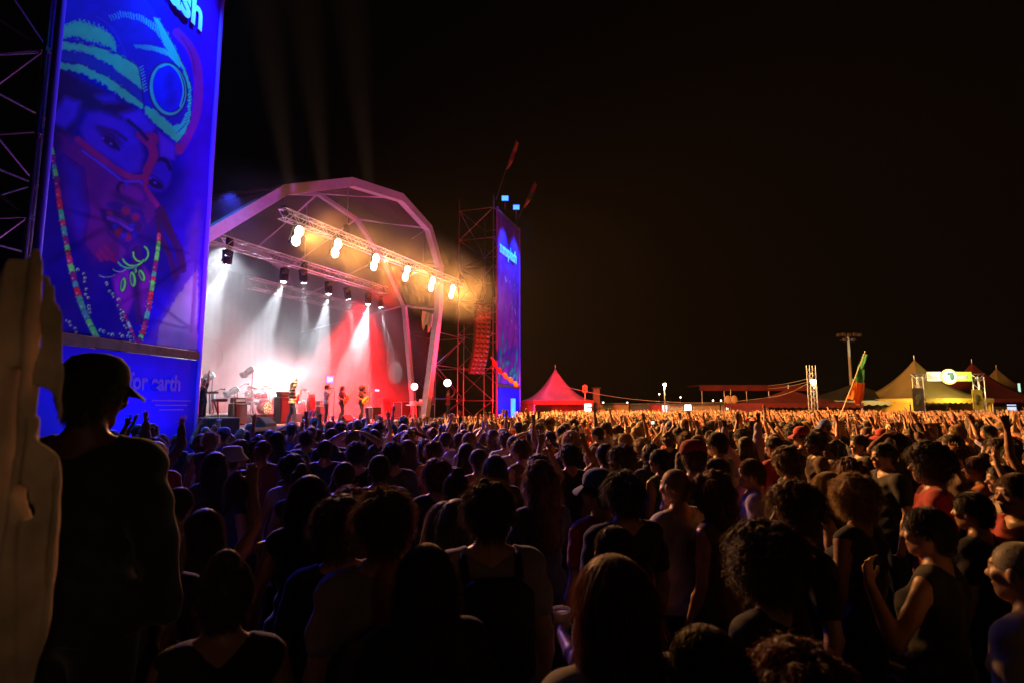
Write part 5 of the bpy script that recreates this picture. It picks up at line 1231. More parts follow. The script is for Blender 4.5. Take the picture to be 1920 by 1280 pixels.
# lamp posts and masts
def lamp_post(px, py, Y, lab, col, power, r=.14, arm=0):
    p = at(px, py, Y); r_ = empty('lamp_post', (p.x, p.y, 0), 0, lab, 'lamp post'); MB().tube((0, .1, 0), (0, .1, p.z-.2), .09, .06, 8).build('pole', mat('lamp_pole', (.22, .19, .14), .6), r_)
    MB().lathe([(r*1.4, .08), (r*1.1, .22), (.05, .3)], Matrix.Translation((0, 0, p.z-.05)), 14).build('hood', BLACK, r_); MB().ball((0, 0, p.z), r).build('bulb', lamp_mat('bulb_'+str(px), col, 45), r_)
    point('lamp_post_light', p+Vector((0, -.35, -.05)), power, col, .12); return r_
lamp_post(1246, 720, 48, 'small lamp post glowing warm above the cream cabin', (1, .85, .5), 350)
p = at(1525, 715, 42); b_ = at(1520, 684, 42); r_ = empty('lattice_mast', (b_.x, b_.y, 0), 0, 'square lattice mast carrying a glaring yellow lamp', 'mast')
for x in (-.22, .22):
    for y in (-.22, .22): MB().tube((x, y, 0), (x, y, b_.z), .03).build('chord', ALU, r_)
m = MB(); k = int(b_.z/.45)
for i in range(k):
    for q, (x0, y0, x1, y1) in enumerate(((-.22, -.22, .22, -.22), (.22, -.22, .22, .22), (.22, .22, -.22, .22), (-.22, .22, -.22, -.22))):
        m.tube((x0, y0, i*.45), (x1, y1, i*.45), .016, n=4); m.tube((x0, y0, i*.45), (x1, y1, (i+1)*.45), .016, n=4)
m.build('lacing', ALU, r_); q = p-Vector((b_.x, b_.y, 0)); 
MB().box(q+Vector((0, .12, 0)), (.5, .2, .4), bev=.04).build('lamp_case', BLACK, r_); MB().ball(q, (.22, .08, .18)).build('lamp_lens', lamp_mat('mast_lamp', (1, .82, .42), 60), r_)
spot('mast_lamp_light', p+Vector((0, -.3, 0)), p+Vector((-1, -10, -6)), 900, 150, (1, .78, .38), .5, .15)
p = at(1590, 632, 60); r_ = empty('floodlight_mast', (p.x, p.y, 0), 0, 'tall pale pole with an unlit cluster of floodlights', 'mast'); MB().tube((0, 0, 0), (0, 0, p.z), .19, .12, 10).build('pole', mat('pale_mast', (.55, .60, .50), .5), r_)
for i, (x, z) in enumerate(((-1.1, .5), (-.6, .55), (.0, .5), (.6, .55), (1.1, .5), (-.5, .0), (.4, .0))): MB().box((x, -.2, p.z+z-.3), (.42, .3, .36), bev=.05).build('floodlight', mat('flood_dark', (.10, .08, .07), .5), r_)
MB().tube((-1.3, 0, p.z+.1), (1.3, 0, p.z+.1), .05).tube((-.9, 0, p.z-.35), (.9, 0, p.z-.35), .05).build('crossbar', STEEL, r_)
spot('pole_wash_light', Vector((p.x, p.y-5, 3.5)), p+Vector((0, 0, -1.0)), 900, 14, (.7, 1, .75), .6, .2)
p = at(1911, 726, 52); r_ = empty('glow_tube', (p.x, p.y, 0), 0, 'short pale glowing tube on a pole at the right edge', 'lamp post'); MB().tube((0, 0, 0), (0, 0, p.z-.4), .05).build('pole', STEEL, r_); MB().tube((0, 0, p.z-.4), (0, 0, p.z+.4), .09, n=10).build('tube', lamp_mat('green_tube', (.5, .8, .6), 1.2), r_)
# festoon cables
def cable(pts_px, Y0, Y1, sag, lab):
    P = [at(x, y, Y0+(Y1-Y0)*i/(len(pts_px)-1)) for i, (x, y) in enumerate(pts_px)]; o = P[0].copy(); m = MB()
    for a, c in zip(P, P[1:]):
        m.path([a.lerp(c, t/10)-o-Vector((0, 0, sag*4*(t/10)*(1-t/10))) for t in range(11)], .022, 5)
    tag(m.build('cable', mat('cable_grey', (.35, .3, .25), .5), None, o), lab, 'cable', 'cables strung over the far stalls')
cable([(1052, 722), (1246, 752), (1440, 744), (1520, 714)], 48, 43, .25, 'cable sagging from the red tent to the lattice mast')
cable([(1440, 722), (1518, 708)], 50, 42, .1, 'short upper cable reaching the lattice mast from the left')
cable([(1440, 728), (1518, 714)], 50, 42, .1, 'lower of the two short cables left of the lattice mast')
r_ = empty('lamp_post', (5.5, -7.0, 0), 0, 'added lamp post for warm fill behind the camera', 'lamp post'); MB().tube((0, 0, 0), (0, 0, 5.6), .08, .05, 8).build('pole', mat('lamp_pole', (.22, .19, .14)), r_); MB().lathe([(.3, 5.45), (.22, 5.6), (.05, 5.68)]).build('hood', BLACK, r_)  # unseen post added to go with the warm fill light
# small signs on poles
def pole_sign(px, py, Y, txt, lab, col, sz=.7):
    p = at(px, py, Y); r_ = empty('pole_sign', (p.x, p.y, 0), 0, lab, 'sign'); MB().tube((0, .06, 0), (0, .06, p.z+.3), .05).build('pole', STEEL, r_)
    if txt: text_mesh('lettering', txt, sz*1.3, col, r_, Matrix.Translation((-.28*sz*1.3, -.05, p.z-.45*sz)) @ Matrix.Rotation(math.pi/2, 4, 'X'), .03)
    MB().box((0, 0, p.z), (sz*.6, .05, sz*.95), bev=.01).build('panel', mat('sign_dark', (.06, .03, .03), .6), r_)
pole_sign(1097, 728, 48, '8', 'small red lettered sign on a pole right of the red tent', mat('sign_red', (.85, .12, .08), .5, emit=(1, .1, .05), es=.25))
r_ = pole_sign(1370, 748, 49, None, 'small pale round sign on a thin pole above the tan cabin', None, .01) or None
p = at(1370, 748, 49); s_ = empty('round_sign', (p.x, p.y-.1, 0), 0, 'small pale twin disc sign above the tan cabin', 'sign'); MB().ball((-.28, 0, p.z), (.30, .05, .35)).ball((.28, 0, p.z), (.3, .05, .35)).build('disc', mat('tan_disc', (.55, .35, .2), .6), s_); MB().tube((0, .05, 0), (0, .05, p.z+.9), .03).build('pole', STEEL, s_)
p = at(1118, 728, 49); s_ = empty('dark_column', (p.x, p.y, 0), 0, 'dark square column beside the red lettered sign', 'column'); MB().box((0, 0, p.z/2), (.55, .55, p.z), bev=.04).build('shaft', mat('dim_column', (.12, .09, .06), .8), s_); MB().box((0, 0, p.z+.05), (.7, .7, .12)).build('cap', BLACK, s_)
# festival gate with lit sign
gl = at(1720, 706, 40); gr_ = at(1834, 706, 40); zt = gl.z; g_ = empty('festival_gate', (gl.x, gl.y, 0), 0, 'truss gate with a lit green and yellow sign', 'gate'); W_ = gr_.x-gl.x
def truss_leg(x0, z0, x1, z1, name):
    m = MB(); d = Vector((x1-x0, 0, z1-z0)); L_ = d.length; d.normalize(); s_ = Vector((d.z, 0, -d.x))*.22
    for u in (-1, 1):
        for y in (-.22, .22): m.tube(Vector((x0, y, z0))+s_*u, Vector((x1, y, z1))+s_*u, .035)
    n = int(L_/.45)
    for i in range(n):
        for y in (-.22, .22): u = 1 if i % 2 else -1; m.tube(Vector((x0, y, z0))+d*(i*L_/n)+s_*u, Vector((x0, y, z0))+d*((i+1)*L_/n)-s_*u, .018, n=4)
    m.build(name, ALU, g_)
truss_leg(0, 0, 0, zt, 'left_column'); truss_leg(W_, 0, W_, zt, 'right_column'); truss_leg(-.3, zt, W_+.3, zt, 'top_truss')
sx = at(1777, 706, 39.7).x-gl.x
MB().box((sx-1.0, -.35, zt+.02), (1.0, .08, .66), bev=.02).build('sign_panel', lamp_mat('sign_lit_pale', (.75, .85, .55), .55), g_); MB().box((sx+1.1, -.35, zt+.02), (1.1, .08, .66), bev=.02).build('sign_panel', lamp_mat('sign_lit_green', (.55, .8, .08), .6), g_)
MB().ball((sx, -.42, zt), (.62, .08, .55), n=24).build('oval_emblem', lamp_mat('emblem_rim', (.95, .7, .15), .9), g_); MB().ball((sx, -.47, zt), (.48, .07, .43), n=24).build('emblem_face', lamp_mat('emblem_white', (.9, 1, .9), 1.1), g_); MB().ball((sx+.12, -.52, zt+.02), (.2, .04, .3), n=16).ball((sx-.08, -.52, zt+.18), (.16, .03, .12), n=16).build('emblem_mark', mat('emblem_green', (.03, .08, .05), .6), g_)
text_mesh('lettering', 'Sun', .5, WHITE, g_, Matrix.Translation((sx-1.45, -.42, zt-.15)) @ Matrix.Rotation(math.pi/2, 4, 'X'), .02, .9); text_mesh('lettering', 'splash', .45, WHITE, g_, Matrix.Translation((sx+.62, -.42, zt-.15)) @ Matrix.Rotation(math.pi/2, 4, 'X'), .02, .62)
for nm, x, y, w__, h__, cc, lab in (('poster_board', 1833, 748, .72, 1.4, (.45, .38, .06), 'tall yellow poster board on the right gate column'), ('poster_board', 1722, 748, .8, 1.6, (.07, .055, .04), 'tall dark poster board on the left gate column')):
    p = at(x, y, 39.4); s_ = empty(nm, (p.x, p.y, 0), 0, lab, 'poster'); MB().box((0, 0, p.z), (w__, .06, h__), bev=.01).build('board', mat('poster_%d' % x, cc, .6, 0, .5, 3), s_)
    MB().ball((0, -.03, p.z+.1), (.2, .03, .26)).ball((-.1, -.04, p.z-.25), (.12, .03, .12)).build('poster_figure', mat('poster_ink', (.10, .12, .07), .6), s_); MB().tube((0, .08, 0), (0, .08, p.z), .04).build('post', STEEL, s_)
point('gate_sign_light', Vector((gl.x+sx, gl.y-1.3, zt+.1)), 140, (.95, 1, .6), .3)
point('yellow_tent_light', Vector((at(1745, 760, 44).x, 40.7, 3.1)), 330, (1, .85, .3), .3)
point('maroon_tent_light', Vector((at(1850, 760, 46).x, 44.0, 3.2)), 160, (1, .5, .3), .3)
point('scallop_light', Vector((at(1640, 760, 44).x, 41.5, 2.6)), 120, (1, .9, .5), .3)
# town lights far off
tl = [(1236, 738), (1276, 744), (1337, 750), (1362, 757), (1391, 757), (1352, 750), (975, 752), (978, 756), (1131, 754), (1176, 754), (1092, 753), (1918, 737), (1560, 742), (1500, 748), (1447, 750)]
for i, (x, y) in enumerate(tl):
    p = at(x, y, 170); s_ = empty('distant_lamp', (p.x, p.y, 0), 0, 'tiny distant town lamp on the dark horizon', 'lamp post', 'distant town lamps'); MB().tube((0, .3, 0), (0, .3, p.z), .1, n=5).build('pole', STEEL, s_); MB().ball((0, 0, p.z), .24, n=6).build('bulb', lamp_mat('town_bulb', (1, .85, .55), 7), s_)
# ================================================================== the crowd
FOCUS = st(7, -2)
def heading(p, off=0): d = FOCUS-Vector(p); return math.atan2(-d.x, d.y)+R(off)
PLACED = []
def spot_for(px, py, H, hair=None):
    d = (2.1-H)*1050/(py-757.0) if py > 760 else 30
    q = on_z(px, py, H); return Vector((q.x, q.y, 0))
DN = ('down', 'down')
# px, py of the crown, height, arms, hair, hair colour, top, colour, skin, female, lod, turn, hat, label
NEAR = [
 (1150, 1052, 1.69, DN, 'long', 'red brown', 'tee', 'pale grey', 0, 1, 0, 0, None, 'woman with a big head of long red brown hair, bottom centre'),
 (425, 1052, 1.60, DN, 'bun', 'dark brown', 'tank', 'black', 1, 1, 0, 5, None, 'woman with a small lit bun in the dark lower left'),
 (287, 958, 1.68, DN, 'long', 'dark brown', 'tank', 'dark grey', 1, 1, 0, 6, None, 'woman with long dark hair and bare arms beside the cloth'),
 (800, 1028, 1.61, DN, 'long', 'dark brown', 'tee', 'black', 1, 1, 0, 0, None, 'dark haired woman in black just left of the backpack man'),
 (719, 928, 1.75, DN, 'messy', 'brown', 'tee', 'pale grey', 0, 0, 0, 15, None, 'tall man in pale grey tee with messy brown hair'),
 (638, 948, 1.66, DN, 'curly', 'dark brown', 'tee', 'black', 1, 1, 0, 12, None, 'person with round curly hair left of the pale grey tee'),
 (916, 912, 1.75, DN, 'messy', 'dark brown', 'tee', 'pale grey', 0, 0, 0, -8, None, 'man with dark backpack straps over a pale tee'),
 (833, 945, 1.58, DN, 'long', 'brown', 'tank', 'black', 0, 1, 0, 0, None, 'short woman with long brown hair behind the backpack man'),
 (580, 896, 1.71, DN, 'long', 'black', 'tank', 'black', 1, 1, 0, 5, None, 'woman with wide straight black hair left of centre'),
 (655, 920, 1.62, DN, 'messy', 'red brown', 'tee', 'brown', 0, 0, 0, 0, None, 'person with reddish tousled hair between two close heads'),
 (1012, 877, 1.68, DN, 'wavy', 'brown', 'long', 'navy', 0, 1, 0, 10, None, 'woman with wavy hair and a wide navy shirt'),
 (1122, 886, 1.70, DN, 'short', 'black', 'tee', 'red', 0, 0, 0, 20, 'cap', 'man in a cap and dark red tee close before the shaved man'),
 (1166, 892, 1.71, DN, 'messy', 'black', 'tee', 'black', 1, 0, 0, 0, None, 'tall dark haired man in black left of the shaved man'),
 (1266, 880, 1.69, DN, 'shaved', 'blond', 'tee', 'white', 0, 0, 0, 15, None, 'man with a shaved blond head and loose white shirt'),
 (1152, 990, 1.55, ('down', 'cup'), 'short', 'dark brown', 'tee', 'dark grey', 0, 0, 0, 18, None, 'short haired man holding a beer cup near bottom centre'),
 (1334, 895, 1.66, ('cup', 'down'), 'wavy', 'red brown', 'tank', 'brown', 0, 1, 0, 25, None, 'woman with red brown hair and bare arms holding a cup'),
 (1408, 862, 1.66, DN, 'short', 'brown', 'tee', 'lavender', 0, 0, 0, 45, None, 'man in a lavender tee standing in profile'),
 (1487, 920, 1.69, DN, 'curly', 'brown', 'tee', 'black', 0, 0, 0, 70, None, 'laughing man with curly brown hair seen in profile'),
 (1552, 888, 1.62, DN, 'long', 'blond', 'tank', 'black', 0, 1, 0, 30, None, 'woman with long blond hair behind the laughing man'),
 (1592, 868, 1.64, DN, 'wavy', 'red brown', 'tee', 'dark grey', 0, 1, 0, 10, None, 'person with reddish wavy hair right of the blond woman'),
 (1740, 840, 1.80, DN, 'curly', 'black', 'tee', 'red', 1, 0, 0, 35, None, 'tall person with big black curls and a red collar'),
 (1656, 832, 1.74, DN, 'short', 'black', 'tee', 'black', 0, 0, 1, 60, None, 'man in black with short hair in profile left of the big curls'),
 (1822, 925, 1.58, DN, 'short', 'black', 'tee', 'black', 1, 1, 0, 10, None, 'dark short haired woman in black close near the right edge'),
 (1738, 955, 1.62, ('down', 'fore'), 'short', 'black', 'tank', 'black', 0, 1, 0, 18, None, 'woman with bare shoulder and a raised forearm near the right edge'),
 (1912, 1018, 1.60, DN, 'shaved', 'grey', 'long', 'cream', 0, 0, 0, 8, None, 'older person with cropped grey hair in a loose cream shirt'),
 (1322, 1182, 1.53, DN, 'short', 'dark brown', 'tee', 'black', 0, 0, 0, 10, None, 'dark short haired head low at the bottom edge, right of centre'),
 (1498, 1236, 1.52, DN, 'curly', 'red brown', 'tee', 'dark grey', 0, 1, 0, 0, None, 'reddish curly head just peeking in at the bottom edge'),
 (1432, 1012, 1.60, DN, 'afro', 'dark brown', 'tee', 'black', 0, 1, 0, 15, None, 'woman with a very large mass of dark wavy curls'),
 (337, 916, 1.57, DN, 'short', 'dark brown', 'tee', 'pale grey', 0, 0, 0, 0, None, 'short man in a pale shirt above the long haired woman'),
 (256, 868, 1.67, DN, 'short', 'brown', 'tee', 'dark grey', 0, 0, 1, -45, 'cap', 'man in a pale yellow cap beside the blue base board'),
 (456, 884, 1.60, ('cup', 'down'), 'long', 'dark brown', 'tank', 'navy', 1, 1, 0, -75, None, 'woman in navy turned right with a cup, left of centre'),
 (384, 958, 1.55, ('down', 'up'), 'long', 'dark brown', 'tank', 'black', 1, 1, 0, 0, None, 'woman raising one bare arm high at the lower left'),
 (421, 803, 1.72, DN, 'short', 'black', 'tee', 'blue', 1, 0, 1, -20, 'cap', 'man in a blue lit cap in front of the subwoofers'),
 (486, 815, 1.66, DN, 'short', 'black', 'tee', 'navy', 1, 0, 1, 0, None, 'round dark head right of the subwoofer stack'),
 (482, 826, 1.66, DN, 'wavy', 'dark brown', 'tank', 'blue', 0, 1, 1, 0, None, 'wavy haired person in blue light before the stage edge'),
 (520, 810, 1.74, DN, 'long', 'black', 'tee', 'navy', 1, 1, 1, 0, None, 'person with long straight black hair before the monitor wedge'),
 (547, 795, 1.76, ('up', 'down'), 'short', 'black', 'tee', 'blue', 1, 0, 1, 0, None, 'man in blue light with one fist up at the stage edge'),
 (575, 809, 1.72, DN, 'messy', 'dark brown', 'tee', 'blue', 1, 0, 1, 0, None, 'broad man in blue below the striped guitarist'),
 (610, 826, 1.69, DN, 'short', 'dark brown', 'tee', 'navy', 0, 0, 1, 0, None, 'short haired man in navy below the singer'),
 (436, 840, 1.68, DN, 'short', 'brown', 'tee', 'red', 0, 0, 1, 0, 'bucket', 'person in a pale bucket hat in the blue lit rows'),
 (670, 832, 1.71, DN, 'messy', 'dark brown', 'tee', 'black', 0, 0, 1, 0, None, 'round haired man in black below the bass player'),
 (701, 806, 1.74, DN, 'long', 'dark brown', 'tee', 'black', 0, 0, 1, 0, None, 'tall long haired person below the acoustic guitarist'),
 (712, 855, 1.69, DN, 'short', 'dark brown', 'tee', 'black', 0, 0, 1, 0, None, 'broad shouldered man in black with cropped hair, mid left'),
 (737, 833, 1.71, DN, 'messy', 'dark brown', 'tee', 'dark grey', 0, 0, 1, 0, None, 'man in dark grey right of the broad shouldered man'),
 (764, 826, 1.69, DN, 'long', 'brown', 'tank', 'dark grey', 0, 1, 1, 0, None, 'woman with long brown hair right of the dark grey tee'),
 (812, 830, 1.67, DN, 'messy', 'brown', 'tank', 'orange', 0, 1, 1, 0, None, 'person with tousled brown hair in an orange tank top'),
 (646, 868, 1.64, DN, 'short', 'brown', 'tee', 'navy', 0, 0, 1, 0, None, 'man in navy with an orange rim lit ear, left of centre'),
 (566, 878, 1.60, DN, 'bun', 'dark brown', 'tank', 'black', 0, 1, 1, 0, None, 'woman with hair bun behind the straight black hair'),
 (547, 860, 1.63, DN, 'curly', 'black', 'tank', 'lavender', 1, 1, 1, 10, None, 'curly haired woman in lavender above the straight black hair'),
 (820, 869, 1.64, DN, 'curly', 'red brown', 'tank', 'black', 0, 1, 0, 0, None, 'woman with tall reddish curls and bare shoulders, centre left'),
 (855, 888, 1.63, DN, 'bun', 'dark brown', 'tee', 'dark grey', 0, 1, 0, 0, None, 'woman with hair pinned up behind the backpack man'),
 (450, 830, 1.64, DN, 'curly', 'brown', 'tee', 'brown', 0, 1, 1, 0, None, 'curly haired person right of the bucket hat'),
 (595, 804, 1.70, ('wave', 'down'), 'short', 'dark brown', 'tee', 'blue', 1, 0, 1, 0, None, 'man waving one bent arm below the singer'),
 (835, 811, 1.70, DN, 'short', 'dark brown', 'tee', 'brown', 0, 0, 1, 0, None, 'man in brown below the far round flood lamp'),
 (861, 812, 1.70, DN, 'short', 'brown', 'tee', 'lavender', 0, 0, 1, 0, None, 'man in lavender below the scaffold wing'),
 (927, 855, 1.68, DN, 'long', 'dark brown', 'tee', 'black', 0, 0, 1, 0, None, 'long haired man in black below the far blue banner'),
 (963, 818, 1.70, DN, 'short', 'brown', 'tee', 'cream', 0, 0, 1, 0, None, 'man in a cream tee right below the far tower'),
 (897, 843, 1.66, DN, 'short', 'brown', 'tee', 'pink', 0, 0, 1, 10, None, 'man in pink with short brown hair left of the cream tee'),
 (874, 833, 1.65, DN, 'dreads', 'dark brown', 'tank', 'dark grey', 0, 1, 1, 0, None, 'woman with dreadlocks below the scaffold wing'),
 (1030, 809, 1.71, ('down', 'up'), 'short', 'black', 'tank', 'brown', 1, 0, 1, 15, None, 'bare armed man with one arm up below the red tent'),
 (1059, 814, 1.69, DN, 'short', 'brown', 'tee', 'orange', 0, 0, 1, 20, None, 'man in an orange tee below the red tent'),
 (1067, 836, 1.68, ('wave', 'wave'), 'messy', 'black', 'tank', 'black', 1, 1, 1, 0, None, 'dark haired woman with both hands up, centre'),
 (1120, 801, 1.74, DN, 'short', 'black', 'tee', 'black', 0, 0, 1, 25, None, 'tall man in black right of the mustard container'),
 (1134, 833, 1.70, ('cup', 'down'), 'short', 'black', 'tank', 'black', 1, 0, 1, 0, None, 'round headed man holding a small pale cup'),
 (1172, 813, 1.70, DN, 'short', 'blond', 'tee', 'blue', 0, 0, 1, 20, None, 'fair haired man in blue below the slate container'),
 (1206, 826, 1.66, DN, 'curly', 'blond', 'tank', 'black', 0, 1, 1, 10, None, 'woman with big blond curls and bare shoulders'),
 (1236, 843, 1.67, DN, 'short', 'black', 'tank', 'green', 1, 0, 1, 20, None, 'man in a green tank top right of the blond curls'),
 (1258, 790, 1.74, ('phone', 'down'), 'short', 'black', 'tee', 'dark grey', 1, 0, 1, 10, 'cap', 'man in a cap holding a phone up below the lamp post'),
 (1308, 817, 1.68, DN, 'long', 'brown', 'tee', 'green', 0, 1, 1, 45, None, 'woman with long brown hair in green seen from the side'),
 (1343, 861, 1.64, DN, 'long', 'black', 'tank', 'black', 1, 1, 1, 40, None, 'black haired woman before the red brown haired woman'),
 (1490, 799, 1.78, DN, 'afro', 'black', 'tee', 'navy', 1, 0, 1, 15, None, 'tall person with a dark round mass of curls, right of centre'),
 (1523, 809, 1.70, DN, 'long', 'dark brown', 'tank', 'red', 0, 1, 1, 30, None, 'woman in a red tank top below the lattice mast'),
 (1610, 816, 1.72, DN, 'short', 'black', 'tee', 'black', 0, 0, 1, 55, None, 'man in profile below the waved flag'),
 (1672, 798, 1.73, DN, 'short', 'brown', 'tee', 'brown', 0, 0, 1, 20, 'straw', 'man in a straw hat with a dark band'),
 (1474, 845, 1.69, DN, 'curly', 'brown', 'tank', 'dark grey', 0, 1, 1, 20, None, 'woman with loose brown curls below the round mass of hair'),
 (1690, 818, 1.70, DN, 'short', 'dark brown', 'tee', 'green', 0, 0, 1, 40, None, 'man in green just right below the straw hat'),
 (1868, 824, 1.72, DN, 'messy', 'dark brown', 'tee', 'black', 0, 0, 1, 60, None, 'man with messy hair facing left near the right edge'),
 (1898, 834, 1.68, DN, 'long', 'black', 'tee', 'dark grey', 0, 1, 1, 80, None, 'dark haired woman facing left at the right edge'),
 (1876, 873, 1.62, ('down', 'wave'), 'short', 'black', 'tank', 'cream', 0, 1, 1, 45, None, 'person in cream stretching one arm up near the right edge'),
 (1794, 838, 1.64, ('head', 'head'), 'short', 'dark brown', 'tank', 'brown', 0, 0, 1, 30, None, 'man with both hands on the head below the gate sign'),
 (1442, 789, 1.74, ('phone', 'down'), 'short', 'black', 'tee', 'white', 0, 0, 1, 20, None, 'man in a white tee filming with a phone'),
 (1532, 803, 1.70, ('phone', 'down'), 'ponytail', 'black', 'tank', 'black', 0, 1, 1, 10, None, 'woman with ponytail filming with a small lit phone'),
 (1320, 800, 1.70, ('wave', 'up'), 'messy', 'black', 'tee', 'brown', 1, 0, 1, 10, None, 'man in brown with both arms high below the cream cabin'),
 (1365, 812, 1.68, DN, 'curly', 'dark brown', 'tee', 'black', 0, 1, 1, 10, None, 'curly haired person in black below the tan cabin'),
 (1905, 890, 1.70, DN, 'short', 'brown', 'tee', 'red', 0, 0, 0, 60, None, 'man in a red tee cut by the right edge'),
]
near_obj = {}
for i, (px, py, H, arms, hair, hc, top, tc_, sk, fem, lod, turn, hat, lab) in enumerate(NEAR):
    p = spot_for(px, py, H*(1 if not hair in ('afro', 'curly') else 1.0)); fl_ = i % 3 == 1
    o = person(p, heading(p, turn if not fl_ else turn), H, arms, hair, hc, top, tc_, sk, bool(fem), 'stand', lab, 'festival crowd', lod, hat, 'cream' if hat in ('straw', 'bucket') or px < 300 else 'blue', i, fl_)
    PLACED.append((p.x, p.y)); near_obj[px] = o
# backpack
bpy.context.view_layer.update()
bp_ = link('backpack', None, None); M = near_obj[916].matrix_world; bp_.matrix_world = M; tag(bp_, 'small dark backpack worn by the man in the pale tee', 'backpack')
MB().box((0, -.21, 1.22), (.30, .14, .40), bev=.05).build('bag', CLOTH['black'], bp_)
for x in (-.11, .11): MB().path([(x, -.15, 1.40), (x*1.05, -.085, 1.478), (x*1.05, .02, 1.475), (x*1.15, .115, 1.38), (x*1.3, .125, 1.22), (x*1.5, .0, 1.08), (x*1.1, -.15, 1.05)], .016, 6).build('strap', CLOTH['black'], bp_)
# cups and phones in hands
def hand_of(o, pose, side):
    s_, e, w_, h_, sd, c = arm_pts(pose, side); 
    bpy.context.view_layer.update(); return o.matrix_world @ Vector(w_+h_*.075)
def cup(p, lab, full=True):
    r_ = empty('beer_cup', p-Vector((0, 0, .08)), 0, lab, 'cup', 'plastic cups held in the crowd'); MB().lathe([(.030, 0), (.042, .15), (.044, .152), (.041, .15), (.029, .004), (.001, .003)], None, 20).build('cup_wall', mat('frosted_cup', (.70, .66, .58), .35, transl=.4), r_)
    if full: MB().lathe([(.029, .006), (.039, .115), (.001, .115)], None, 20).build('beer', mat('beer', (.75, .38, .06), .2, transl=.5), r_); MB().lathe([(.039, .116), (.041, .138), (.001, .140)], None, 20).build('foam_head', mat('foam', (.85, .8, .68), .8), r_)
cup(hand_of(near_obj[1152], 'cup', -1), 'beer cup with foam held in a fist near bottom centre'); cup(hand_of(near_obj[1334], 'cup', 1), 'pale plastic cup held by the red brown haired woman')
cup(hand_of(near_obj[456], 'cup', 1), 'cup held by the woman in navy turned right'); cup(hand_of(near_obj[1134], 'cup', 1), 'small pale cup held by the round headed man')
o = person(Vector((0, 3, 0)), R(10), 1.62, DN, 'long', 'black', 'tee', 'black', 1, True, 'stand', 'dark woman holding a pale cup low at her side', 'festival crowd', 1)
o.location += at(760, 1258, 2.9)-hand_of(o, 'down', -1); o.location.z = 0
cup(hand_of(o, 'down', -1)+Vector((0, 0, .06)), 'pale cup low at the bottom edge, left of centre')
def phone(p, lab, rz):
    r_ = empty('phone', p, rz, lab, 'phone', 'phones held up in the crowd'); MB().box((0, 0, 0), (.155, .010, .078), bev=.004).build('phone_case', BLACK, r_); MB().box((0, -.0065, 0), (.142, .003, .066)).build('screen', lamp_mat('phone_screen', (.75, .95, .85), 1.6), r_)
for k, s_, lab in ((1258, 1, 'lit phone held up below the small lamp post'), (1442, 1, 'pale lit phone held up by the man in white'), (1532, 1, 'small lit phone held up by the woman with ponytail')):
    o = near_obj[k]; fl_ = -1 if o.scale.x < 0 else 1; p = hand_of(o, 'phone', 1) + Vector((0, 0, .05)); phone(p, lab, o.rotation_euler.z)
# dark man in a cap close to the camera, on a crate
cr_ = empty('wooden_crate', (-1.46, 1.97, 0), .2, 'low wooden crate under the dark man in a cap', 'crate'); MB().box((0, 0, .225), (.9, .7, .45)).build('crate_body', mat('crate_wood', (.18, .12, .07), .8, 0, .4, 4), cr_); m = MB()
for z in (.08, .22, .36): m.box((0, -.36, z), (.88, .02, .12))
m.build('slat', mat('crate_slat', (.22, .15, .09), .8), cr_)
dk_ = person(Vector((-1.45, 1.95, .45)), heading((-1.3, 1.75, 0), -12), 1.80, DN, 'short', 'black', 'long', 'black', 2, False, 'stand', 'dark silhouetted man in a cap close at the left', 'festival crowd', 0, 'cap', 'black', 2)
# draped cloth at the left edge
f = Field((-1.12, .84, .92), (-.72, 1.10, 2.42), .0052)
def cp(px, py, Y=.95): return np.array(at(px, py, Y))
def rib(pts, Y, w_, k=.006, fl=(1, .45, 1)):
    for (a, b) in zip(pts, pts[1:]): f.cone(cp(a[0], a[1], Y), cp(b[0], b[1], Y), a[2]*Y/1050, b[2]*Y/1050, k, fl)
rib([(62, 476, 13), (54, 520, 22), (42, 600, 34), (34, 760, 36), (32, 900, 38), (26, 1040, 44), (8, 1180, 46), (-10, 1300, 46)], .95, 1, .02, (1, .30, 1))
rib([(24, 515, 18), (6, 600, 34), (-4, 740, 40), (-6, 900, 44), (-14, 1100, 50), (-20, 1300, 50)], .96, 1, .03, (1, .3, 1))
rib([(93, 530, 11), (94, 600, 15), (95, 700, 17), (98, 770, 12), (104, 806, 4)], .955, 1, .012, (1, .35, 1))
rib([(88, 640, 12), (78, 720, 12), (66, 800, 14), (66, 850, 20), (78, 905, 22), (72, 980, 26), (60, 1060, 26), (40, 1160, 28), (14, 1260, 30)], .96, 1, .02, (1, .35, 1))
for a, b, r0, r1 in (((82, 500), (74, 640), 5, 8), ((74, 640), (58, 775), 8, 4), ((76, 738), (82, 800), 9, 12), ((82, 800), (92, 850), 12, 3), ((50, 920), (56, 962), 10, 7), ((28, 690), (22, 860), 3, 5), ((22, 860), (18, 960), 5, 2)):
    f.cone(cp(a[0], a[1], .95), cp(b[0], b[1], .95), r0*1.5/1050, r1*1.5/1050, .003, (1, 22, 1), sub=True)
clm = mat('coarse_brown_cloth', (.60, .43, .28), .85, 0, .5, 7, .3); o = link('draped_cloth', f.mesh('draped_cloth', clm, lambda V: V + np.stack([0*V[:, 0], .010*np.sin(V[:, 0]*95+V[:, 2]*3+1.5*np.sin(V[:, 2]*5))+.006*np.sin(V[:, 0]*210+V[:, 2]*7), 0*V[:, 0]], 1))); tag(o, 'pale brown draped cloth with pointed tips at the left edge', 'cloth')
sc_m = o.data.materials[0]
